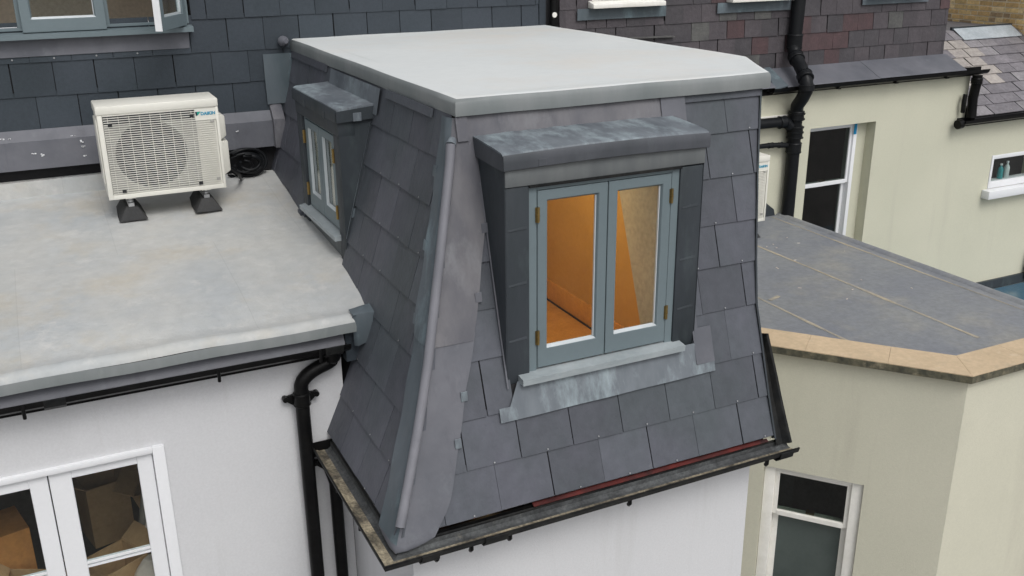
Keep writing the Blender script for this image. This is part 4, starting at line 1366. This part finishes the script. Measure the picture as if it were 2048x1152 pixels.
# ================================================================== COTTAGE at far right
cott = thing('slate_roofed_wing', 'lower wing with pitched weathered slate roof at the right edge', 'building', (8.7, 4.2, 0))
YE, ZE, AN = 3.40, .80, R(32)
XC = 9.66
def mcot(u, s):
    return (u, YE+s*math.cos(AN), ZE+s*math.sin(AN)), Vector((0, -math.sin(AN), math.cos(AN)))
RS2 = random.Random(5)
def pick_c(u, s):
    if u < 8.55 and s > .62 and RS2.random() < .8:
        return COT[3]
    v_ = RS2.random()
    return COT[0] if v_ < .5 else COT[1] if v_ < .78 else COT[2]
gz = .155
slates(cott, pick_c, mcot, [(i*gz, (i+1)*gz) for i in range(9)], lambda a, b: [((7.50 if a > .8 else 7.74),)*2+(XC, XC)], .235, .03, th=.008, tail=.022, gap=.007, jit=.010)
mb = MB()
p0, p1 = mcot(7.5, 0)[0], mcot(7.5, 1.42)[0]
mb.prism([(7.74, p0[1], p0[2]-.01), (7.74, p1[1], p1[2]-.01), (7.74, p1[1], -.2), (7.74, YO+.26, -.2), (7.74, YO+.26, .70), (7.74, YE+.02, .76)], (XC-7.74, 0, 0))
q0 = mcot(7.5, .8)[0]
mb.prism([(7.48, q0[1], q0[2]-.01), (7.48, p1[1], p1[2]-.01), (7.48, p1[1], q0[2]-.3), (7.48, q0[1], q0[2]-.3)], (.258, 0, 0))
mb.build('roof_deck', MT['underlay'], cott)
MB().box(7.48, XC, p1[1]-.02, 7.4, p1[2]-.05, p1[2]+.0).build('flat_roof', MT['lead_warm'], cott)
MB().hexa([Vector(mcot(8.62, 1.20)[0])+Vector((0, 0, .03)), Vector(mcot(9.6, 1.20)[0])+Vector((0, 0, .03)), Vector(mcot(9.6, 1.42)[0])+Vector((0, 0, .03)), Vector(mcot(8.62, 1.42)[0])+Vector((0, 0, .03)),
           Vector(mcot(8.62, 1.20)[0])+Vector((0, 0, .036)), Vector(mcot(9.6, 1.20)[0])+Vector((0, 0, .036)), Vector(mcot(9.6, 1.42)[0])+Vector((0, 0, .036)), Vector(mcot(8.62, 1.42)[0])+Vector((0, 0, .036))]).build('ridge_flashing', MT['bright_lead'], cott)
MB().box(8.60, 9.62, mcot(0, 1.42)[0][1]-.01, mcot(0, 1.42)[0][1]+.02, p1[2]+.0, p1[2]+.045).build('ridge_upstand', MT['lead_dark'], cott)
mb = MB()
cx0, cx1, cz0, cz1 = 8.235, 9.10, -.06, .32
mb.box(7.703, cx0, YO+.004, YO+.25, -6.5, .76)
mb.box(cx1, XC, YO+.004, YO+.25, -6.5, .76)
mb.box(cx0, cx1, YO+.004, YO+.25, cz1, .76)
mb.box(cx0, cx1, YO+.004, YO+.25, -6.5, cz0)
mb.build('wall', MT['cream'], cott)
box('fascia_board', MT['black'], cott, 7.72, XC, YO-.03, YO+.002, .70, .79)
gc = sweep(MB(), [(7.55, YO-.032, .80), (XC, YO-.032, .80)], GUT).build('gutter', MT['black'], cott)
MB().tube([(7.56, YO-.09, .75), (7.50, YO-.09, .745)], .05, 12).build('gutter_stop', MT['black'], gc)
mb = ring(MB(), cx0+.002, cx1-.002, cz0+.002, cz1-.002, cx0+.035, cx1-.035, cz0+.075, cz1-.045, YO-.005, YO+.12)
cw = mb.build('window', MT['white_paint'], cott, bevel=.003)
MB().box(cx0+.035, cx1-.035, YO+.02, YO+.024, cz0+.075, cz1-.045).build('pane', MT['glass'], cw)
MB().box(8.155, 9.2, YO-.10, YO+.003, -.155, -.062).build('sill', MT['white_paint'], cw, bevel=.004)
room('room_lining', MT['room_green'], cott, 7.9, 9.5, YO+.25, 4.6, -.6, .62)
def bottle(label, x, m, h=.17):
    t_ = thing('bottle', label, 'bottle', (x, YO+.07, cz0+.075), 'bottles behind the small window')
    prof_ = [(.0, .028), (.008, .031), (h*.62, .031), (h*.75, .02), (h*.8, .012), (h*.9, .012)]
    z0_ = cz0+.077
    MB().tube([(x, YO+.07, z0_+z) for z, r_ in prof_], 1, 12, radii=[r_ for z, r_ in prof_]).build('body', m, t_, auto=60)
    MB().tube([(x, YO+.07, z0_+h*.9), (x, YO+.07, z0_+h)], .015, 12).build('cap', MT['white_paint'], t_)
bottle('teal bottle on the sill inside the small bathroom window', 8.50, MT['teal'])
bottle('pale grey bottle on the sill inside the small bathroom window, right of the teal one', 8.60, MT['pale_plastic'], .19)
# base strip and low glass roof beside the bay
box('base_strip', MT['lead_dark'], cott, 7.0, XC, YO-.03, YO+.003, -1.3, -1.19)
sky_ = thing('glass_roof', 'glass lean to roof with painted blue reflections low at the right edge', 'glass roof', (7.2, 2.4, -1.3))
MB().box(5.4, XC, 1.0, YO-.035, -1.33, -1.30).build('glass_sheet', MT['blue_reflection_glass'], sky_)
for x in (6.4, 7.4, 8.4, 9.4):
    MB().box(x-.02, x+.02, 1.0, YO-.04, -1.30, -1.285).build('glazing_bar', MT['lead_dark'], sky_)
pipe(cott, 'waste_pipe', [(9.2, YO-.06, -1.12), (9.08, YO-.06, -1.12)], .045, MT['plastic_black'])
pipe(cott, 'downpipe', [(9.10, YO-.06, -1.25), (9.10, YO-.06, -.9)], .03, MT['plastic_black'])

# ================================================================== BRICK HOUSE
bh = thing('brick_house', 'yellow stock brick wall at the top right corner', 'building', (9.9, 6.5, 0))
MB().box(9.675, 9.95, 3.8, 8.2, -6.5, 2.9).build('mortar_wall', MT['mortar'], bh)
RS3 = random.Random(11)
for c in range(13):
    z0_ = 1.34+c*.063
    ln = .185 if c % 2 == 0 else .185
    y = 3.82+(.09 if c % 2 else 0)
    k = 0
    while y < 6.4:
        L_ = .175 if RS3.random() < .75 else .085
        if y+L_ > 3.95:
            d_ = RS3.uniform(.004, .009)
            MB().box(9.675-d_, 9.70, y, y+L_, z0_, z0_+.047).build('brick', BR[RS3.choice((0, 0, 0, 1, 1, 2, 2, 3))], bh)
        y += L_+.015

# ================================================================== BAY on the right
bay = thing('bay_extension', 'olive rendered bay with sandstone coping and grey flat roof, lower right', 'building', (4.2, 1.2, 0))
Cw = Vector((3.80, -.03, 0))
ds = Vector((-.643, .766, 0))
nb = Vector((.766, .643, 0))           # into the wall
def TB(u, d, z):
    p = Cw+ds*u+nb*d
    return (p.x, p.y, z)
mb = MB()
u0_, u1_, wz0b, wz1b = .533, 1.206, -2.4, -.868
def wb(a0, a1, z0_, z1_):
    mb.hexa([TB(a0, 0, z0_), TB(a1, 0, z0_), TB(a1, .2, z0_), TB(a0, .2, z0_), TB(a0, 0, z1_), TB(a1, 0, z1_), TB(a1, .2, z1_), TB(a0, .2, z1_)])
wb(.0, u0_, -6.5, .02)
wb(u1_, 1.55, -6.5, .02)
wb(u0_, u1_, wz1b, .02)
wb(u0_, u1_, -6.5, wz0b)
mb.prism([(3.80, -.03, -6.5), (4.92, -.03, -6.5), (4.92, .17, -6.5), (3.90, .17, -6.5)], (0, 0, 6.52))
mb.prism([(4.92, -.03, -6.5), (5.26, .45, -6.5), (5.10, .55, -6.5), (4.92, .17, -6.5)], (0, 0, 6.52))
mb.box(5.10, 5.26, .551, YO-.002, -6.5, .02)
mb.build('wall', MT['olive'], bay)
bw = sash(bay, TB, u0_+.002, u1_-.002, wz0b+.002, wz1b-.002, -1.265, MT['white_old'], 'glass_dull', gl2='frosted', mb_frame=.075, rec=.025)
# dark room behind the bay window
mb = MB()
mb.hexa([TB(.3, .22, -2.6), TB(1.4, .22, -2.6), TB(1.4, 1.3, -2.6), TB(.3, 1.3, -2.6), TB(.3, .22, -2.58), TB(1.4, .22, -2.58), TB(1.4, 1.3, -2.58), TB(.3, 1.3, -2.58)])
mb.hexa([TB(.3, 1.3, -2.6), TB(1.4, 1.3, -2.6), TB(1.4, 1.32, -2.6), TB(.3, 1.32, -2.6), TB(.3, 1.3, -.5), TB(1.4, 1.3, -.5), TB(1.4, 1.32, -.5), TB(.3, 1.32, -.5)])
mb.hexa([TB(.28, .2, -2.6), TB(.3, .2, -2.6), TB(.3, 1.3, -2.6), TB(.28, 1.3, -2.6), TB(.28, .2, -.5), TB(.3, .2, -.5), TB(.3, 1.3, -.5), TB(.28, 1.3, -.5)])
mb.hexa([TB(1.4, .2, -2.6), TB(1.42, .2, -2.6), TB(1.42, 1.3, -2.6), TB(1.4, 1.3, -2.6), TB(1.4, .2, -.5), TB(1.42, .2, -.5), TB(1.42, 1.3, -.5), TB(1.4, 1.3, -.5)])
mb.hexa([TB(.28, .2, -.5), TB(1.42, .2, -.5), TB(1.42, 1.32, -.5), TB(.28, 1.32, -.5), TB(.28, .2, -.48), TB(1.42, .2, -.48), TB(1.42, 1.32, -.48), TB(.28, 1.32, -.48)])
mb.build('room_lining', MT['room_green'], bay)
# coping stones
ZT, ZB = .080, .028
def stone(pts):
    o = MB().prism([(p[0], p[1], ZB) for p in pts], (0, 0, ZT-ZB)).build('coping_stone', MT['coping'], bay)
    return o
O_ = Vector((3.768, -.076, 0))
wdt = .29
def oc(u):
    return O_+ds*u
def ic(u):
    return O_+ds*u+nb*wdt
inner = (O_.x+.165, O_.y+.27)
us = [0, .50, 1.02, 1.62]
cp = []
for i in range(3):
    a_, b_ = us[i]+(.0008 if i else 0), us[i+1]-.0008
    A, B_ = oc(a_), oc(b_)
    Ci, Di = ic(b_), (ic(a_) if i else Vector((inner[0], inner[1], 0)))
    cp.append(stone([A, B_, Ci, Di]))
stone([(O_.x+.002, O_.y), (inner[0]+.002, inner[1]), (4.32, inner[1]), (4.32, O_.y)])
stone([(4.3216, O_.y), (4.3216, inner[1]), (4.93, inner[1]), (4.95, O_.y)])
# weathered mossy faces of the coping
mb = MB()
mb.hexa([oc(0)-nb*.003+Vector((0, 0, ZB-.002)), oc(1.6)-nb*.003+Vector((0, 0, ZB-.002)), oc(1.6)+nb*.003+Vector((0, 0, ZB-.002)), oc(0)+nb*.003+Vector((0, 0, ZB-.002)),
         oc(0)-nb*.003+Vector((0, 0, ZT-.006)), oc(1.6)-nb*.003+Vector((0, 0, ZT-.006)), oc(1.6)+nb*.003+Vector((0, 0, ZT-.006)), oc(0)+nb*.003+Vector((0, 0, ZT-.006))])
mb.box(O_.x, 4.95, O_.y-.003, O_.y+.003, ZB-.002, ZT-.006)
mb.build('mossy_edge', MT['coping_edge'], bay)
# flat roof
mb = MB()
mb.prism([(2.70, 1.55, -.06), (inner[0]+.03, inner[1]-.03, -.06), (4.95, inner[1]-.03, -.06), (5.25, .62, -.06), (5.25, YO-.003, -.06), (2.70, YO-.003, -.06)], (0, 0, .096))
mb.build('flat_roof', MT['roof_right'], bay)
mb = MB()
rows = []
for y in (.50, 1.0, 1.5, 2.0, 2.5, 3.0, YO-.004):
    rows.append([(5.215, y, .0365), (5.235, y, .052), (5.262, y, .058), (5.285, y, .05), (5.292, y, .02), (5.292, y, -.08)])
MB().grid(rows, True).build('roof_edge', MT['roof_right'], bay, recalc=False)
def seamstrip(x, y0, y1, w_=.034):
    n_ = 14
    rows = []
    for i in range(n_+1):
        y = y0+(y1-y0)*i/n_
        ww = w_*random.uniform(.5, 1.1)
        rows.append([(x-ww/2+random.uniform(-.004, .004), y, .0375), (x, y, .0405), (x+ww/2, y, .0375)])
    MB().grid(rows, False).build('roof_seam', MT['seam'], bay, recalc=False)
seamstrip(4.40, .40, 3.45)
seamstrip(3.555, .75, 3.40)
seamstrip(5.13, .55, 3.45, .026)
mb = MB()
mb.hexa([(3.60, 1.62, .0375), (3.72, 1.66, .0375), (3.71, 1.69, .0375), (3.59, 1.65, .0375), (3.60, 1.62, .041), (3.72, 1.66, .041), (3.71, 1.69, .041), (3.59, 1.65, .041)])
mb.build('seam_patch', MT['seam'], bay)
mb = MB()
for i in range(14):
    x, y = random.uniform(3.7, 5.15), random.uniform(.5, 3.2)
    s_ = random.uniform(.003, .007)
    an = random.uniform(0, 3)
    l_ = s_*random.uniform(1, 3)
    c_, q_ = math.cos(an), math.sin(an)
    pts = [(x+c_*a1-q_*b1, y+q_*a1+c_*b1) for a1, b1 in ((-l_, -s_*.6), (l_, -s_*.6), (l_, s_*.6), (-l_, s_*.6))]
    mb.prism([(p[0], p[1], .037) for p in pts], (0, 0, .003))
tag(mb.build('debris', MT['paper'], bay), kind='stuff')
# lead upstand where the roof meets the wall
MB().prism([(4.85, YO-.012, .037), (5.2, YO-.012, .037), (5.18, YO-.012, .10), (5.02, YO-.012, .22), (4.85, YO-.012, .22)], (0, .008, 0)).build('wall_flashing', MT['lead_dark'], bay)

# ================================================================== AIR CONDITIONING UNITS
def make_ac(loc, label):
    x0, y0, z0 = loc
    t_ = thing('air_conditioner', label, 'air conditioner', loc, 'air conditioning units on the flat roofs')
    w_, d_, h_, f_ = .757, .30, .612, .152
    zb, zt = z0+f_, z0+f_+h_
    xl, xr = x0-w_/2, x0+w_/2
    # casing: shell open at the front left for the fan
    mb = MB()
    mb.box(xl, xr, y0-.13, y0+d_-.15, zb, zt-.055)
    ca = mb.build('casing', MT['ac'], t_, bevel=.01)
    MB().box(xl-.006, xr+.003, y0-.158, y0+d_-.145, zt-.056, zt).build('top_cover', MT['ac'], t_, bevel=.008)
    # front panel with a round fan opening
    yf = y0-.155
    cx_, cz_, rad = x0-.072, zb+.275, .232
    gx0, gx1, gz0, gz1 = xl+.012, xr-.012, zb+.008, zt-.058
    n_ = 40
    ringp = [(cx_+rad*math.cos(2*math.pi*k/n_), cz_+rad*math.sin(2*math.pi*k/n_)) for k in range(n_)]
    outer = []
    for k in range(n_):
        c_, s_ = math.cos(2*math.pi*k/n_), math.sin(2*math.pi*k/n_)
        tx = (gx1-cx_)/c_ if c_ > 1e-6 else (gx0-cx_)/c_ if c_ < -1e-6 else 9e9
        tz = (gz1-cz_)/s_ if s_ > 1e-6 else (gz0-cz_)/s_ if s_ < -1e-6 else 9e9
        q = min(tx, tz)
        outer.append((cx_+c_*q, cz_+s_*q))
    mb = MB()
    for a1, b1, ya, yb in ((ringp, outer, yf+.018, yf+.018),):
        v_ = [(p[0], ya, p[1]) for p in a1]+[(p[0], yb, p[1]) for p in b1]
        mb.add(v_, [(k, (k+1) % n_, n_+(k+1) % n_, n_+k) for k in range(n_)])
    mb.grid([[(p[0], yf+.018, p[1]) for p in ringp], [(cx_+(p[0]-cx_)*.97, yf+.0235, cz_+(p[1]-cz_)*.95) for p in ringp]], True, True)
    # corner triangles left by the radial fan
    for (cxn, czn) in ((gx0, gz0), (gx1, gz0), (gx1, gz1), (gx0, gz1)):
        an = math.atan2(czn-cz_, cxn-cx_) % (2*math.pi)
        k = int(an/(2*math.pi)*n_)
        p, q = outer[k], outer[(k+1) % n_]
        mb.add([(p[0], yf+.018, p[1]), (cxn, yf+.018, czn), (q[0], yf+.018, q[1])], [(0, 1, 2)])
    mb.build('front_panel', MT['ac_shroud'], t_, auto=50, recalc=False)
    MB().box(xr-.150, xr-.020, yf+.008, yf+.012, zb+.03, zt-.06).build('blank_panel', MT['ac'], t_)
    # surround
    mb = MB()
    ring(mb, xl, xr, zb, zt-.057, gx0+.018, gx1-.006, gz0+.022, gz1-.002, yf, yf+.03)
    mb.build('front_rim', MT['ac'], t_, bevel=.004)
    # fan behind
    MB().tube([(cx_, y0-.131, cz_), (cx_, y0-.1315, cz_)], rad*1.02, 40).build('fan_well', MT['ac_dark'], t_)
    mb = MB()
    mb.tube([(cx_, yf+.012, cz_), (cx_, y0-.132, cz_)], .055, 20)
    for k in range(3):
        a0 = 2*math.pi*k/3+.4
        rows = []
        for i in range(7):
            aa = a0+i*.22
            rows.append([(cx_+rr3*math.cos(aa), yf+.015+.006*i/6, cz_+rr3*math.sin(aa)) for rr3 in (.05, .12, .195)])
        mb.grid(rows, True)
    mb.build('fan', MT['ac_dark'], t_, recalc=False)
    # grille: horizontal bars over the whole face and fine uprights over the fan
    mb = MB()
    nb_ = 36
    zg0, zg1 = gz0+.03, gz1-.045
    xg1 = xr-.155
    for i in range(nb_):
        z = zg0+(zg1+.04-zg0)*i/(nb_-1)
        xa, xb = gx0+.022, (xg1 if z > zg1-.025 else xr-.028)
        mb.box(xa, xb, yf-.001, yf+.003, z-.0026, z+.0026)
    for i in range(9):
        x = gx0+.05+i*(xg1-.02-gx0-.05)/8
        mb.box(x-.0015, x+.0015, yf+.0065, yf+.0095, zg0, zg1+.03)
    tag(mb.build('grille', MT['ac_grille'], t_), kind='stuff')
    # black sheet painted as the shadow behind the bars left of the logo
    MB().box(gx0+.022, xg1, yf+.0125, yf+.0135, zg1-.02, zg1+.045).build('grille_shadow', MT['ac_dark'], t_)
    for (x, z) in ((gx0+.06, zg1-.02), (xg1-.02, zg1-.0), (gx0+.09, zg0+.012), (xg1-.01, zg0+.012)):
        MB().box(x-.013, x+.013, yf-.004, yf+.003, z-.010, z+.010).build('grille_clip', MT['ac_dark'], t_)
    for z in (zg1-.045, zg0+.03):
        MB().box(xr-.058, xr-.034, yf-.004, yf+.003, z-.009, z+.009).build('vent_clip', MT['ac_shroud'], t_)
    # badge
    bz = zt-.107
    bx0 = xr-.150
    MB().box(xg1+.002, xr-.013, yf+.001, yf+.011, bz-.030, gz1-.004).build('badge_plate', MT['ac'], t_)
    MB().prism([(bx0, yf-.0005, bz+.026), (bx0+.034, yf-.0005, bz+.026), (bx0+.004, yf-.0005, bz-.004)], (0, .0015, 0)).build('emblem', MT['logo_dark'], t_)
    MB().prism([(bx0+.011, yf-.0015, bz+.026), (bx0+.036, yf-.0015, bz+.026), (bx0+.014, yf-.0015, bz-.000)], (0, .001, 0)).build('emblem', MT['logo_green'], t_)
    text(t_, 'DAIKIN', .0285, (bx0+.034, yf-.0005, bz+.002), (1, 0, 0), (0, 0, 1), MT['logo_blue'])
    # side cover over the pipe connections
    mb = MB()
    xs0 = xr+.001
    for (za, zb2, o_) in ((zb+.06, zb+.30, .060), (zb+.304, zb+.50, .055)):
        mb.hexa([(xs0, y0-.07, za), (xs0+o_, y0-.045, za+.03), (xs0+o_, y0+.11, za+.03), (xs0, y0+.13, za), (xs0, y0-.07, zb2), (xs0+o_, y0-.045, zb2-(.03 if o_ < .06 else 0)), (xs0+o_, y0+.11, zb2-(.03 if o_ < .06 else 0)), (xs0, y0+.13, zb2)])
    mb.build('side_cover', MT['ac'], t_, bevel=.008)
    MB().box(xl-.010, xl-.001, y0-.12, y0+.10, zb+.1, zt-.09).build('side_grille', MT['ac'], t_, bevel=.003)
    # rubber feet
    for sx in (-1, 1):
        c_ = x0+sx*.245
        mb = MB()
        mb.hexa([(c_-.092, y0-.17, z0), (c_+.092, y0-.17, z0), (c_+.092, y0+.20, z0), (c_-.092, y0+.20, z0), (c_-.036, y0-.135, z0+.088), (c_+.036, y0-.135, z0+.088), (c_+.036, y0+.175, z0+.088), (c_-.036, y0+.175, z0+.088)])
        fo = mb.build('foot', MT['rubber'], t_, bevel=.006)
        MB().box(c_-.018, c_+.018, y0-.13, y0+.17, z0+.089, z0+.112).build('rail', MT['steel'], fo)
        mb = MB()
        for yy in (-.10, .12):
            mb.tube([(c_, y0+yy, z0+.10), (c_, y0+yy, zb+.002)], .008, 8)
            mb.tube([(c_, y0+yy, z0+.117), (c_, y0+yy, z0+.128)], .019, 6)
            mb.tube([(c_, y0+yy, zb-.016), (c_, y0+yy, zb-.004)], .019, 6)
        mb.build('bolt', MT['steel'], fo)
        MB().box(c_-.03, c_+.03, y0-.152, y0+.15, zb-.004, zb-.0005).build('bracket', MT['ac'], fo)
    return t_
ac1 = make_ac((-.519, 3.10, .924), 'large cream air conditioning unit on black rubber feet, on the left flat roof')
def copy_tree(o, parent=None):
    c = o.copy()
    COL.objects.link(c)
    c.parent = parent
    for ch in list(o.children):
        copy_tree(ch, c)
    return c
ac2 = copy_tree(ac1)
ac2.location = (4.258, 3.13, .0365)
ac2['label'] = 'cream air conditioning unit mostly hidden behind the tower, near the black soil pipe'

# coiled black pipes beside the first unit
cc = thing('pipe_coil', 'coil of black insulated pipes and cables between air conditioner and tower', 'pipe coil', (.13, 3.55, 1.0))
for k in range(9):
    rad = .055+.010*k
    cx_, cy_, cz_ = .12+random.uniform(-.03, .03), 3.52+k*.012-.02, 1.085+random.uniform(-.02, .02)
    a0 = math.pi*(.85+.06*k)+random.uniform(-.3, .3)
    P_ = [(cx_+rad*1.15*math.cos(a0+i*.24), cy_+.012*math.sin(i*.6), cz_+rad*.8*math.sin(a0+i*.24)) for i in range(21)]
    MB().tube(P_, .012 if k % 3 else .008, 8).build('cable', MT['plastic_black'], cc, auto=60)
MB().tube([(-.08, 3.15, 1.17), (0, 3.22, 1.10), (.04, 3.4, 1.02), (.07, 3.52, 1.0)], .012, 8).build('cable', MT['plastic_black'], cc, auto=60)

# render settings kept light
S.render.engine = 'CYCLES'
S.cycles.max_bounces = 8
S.cycles.transparent_max_bounces = 12
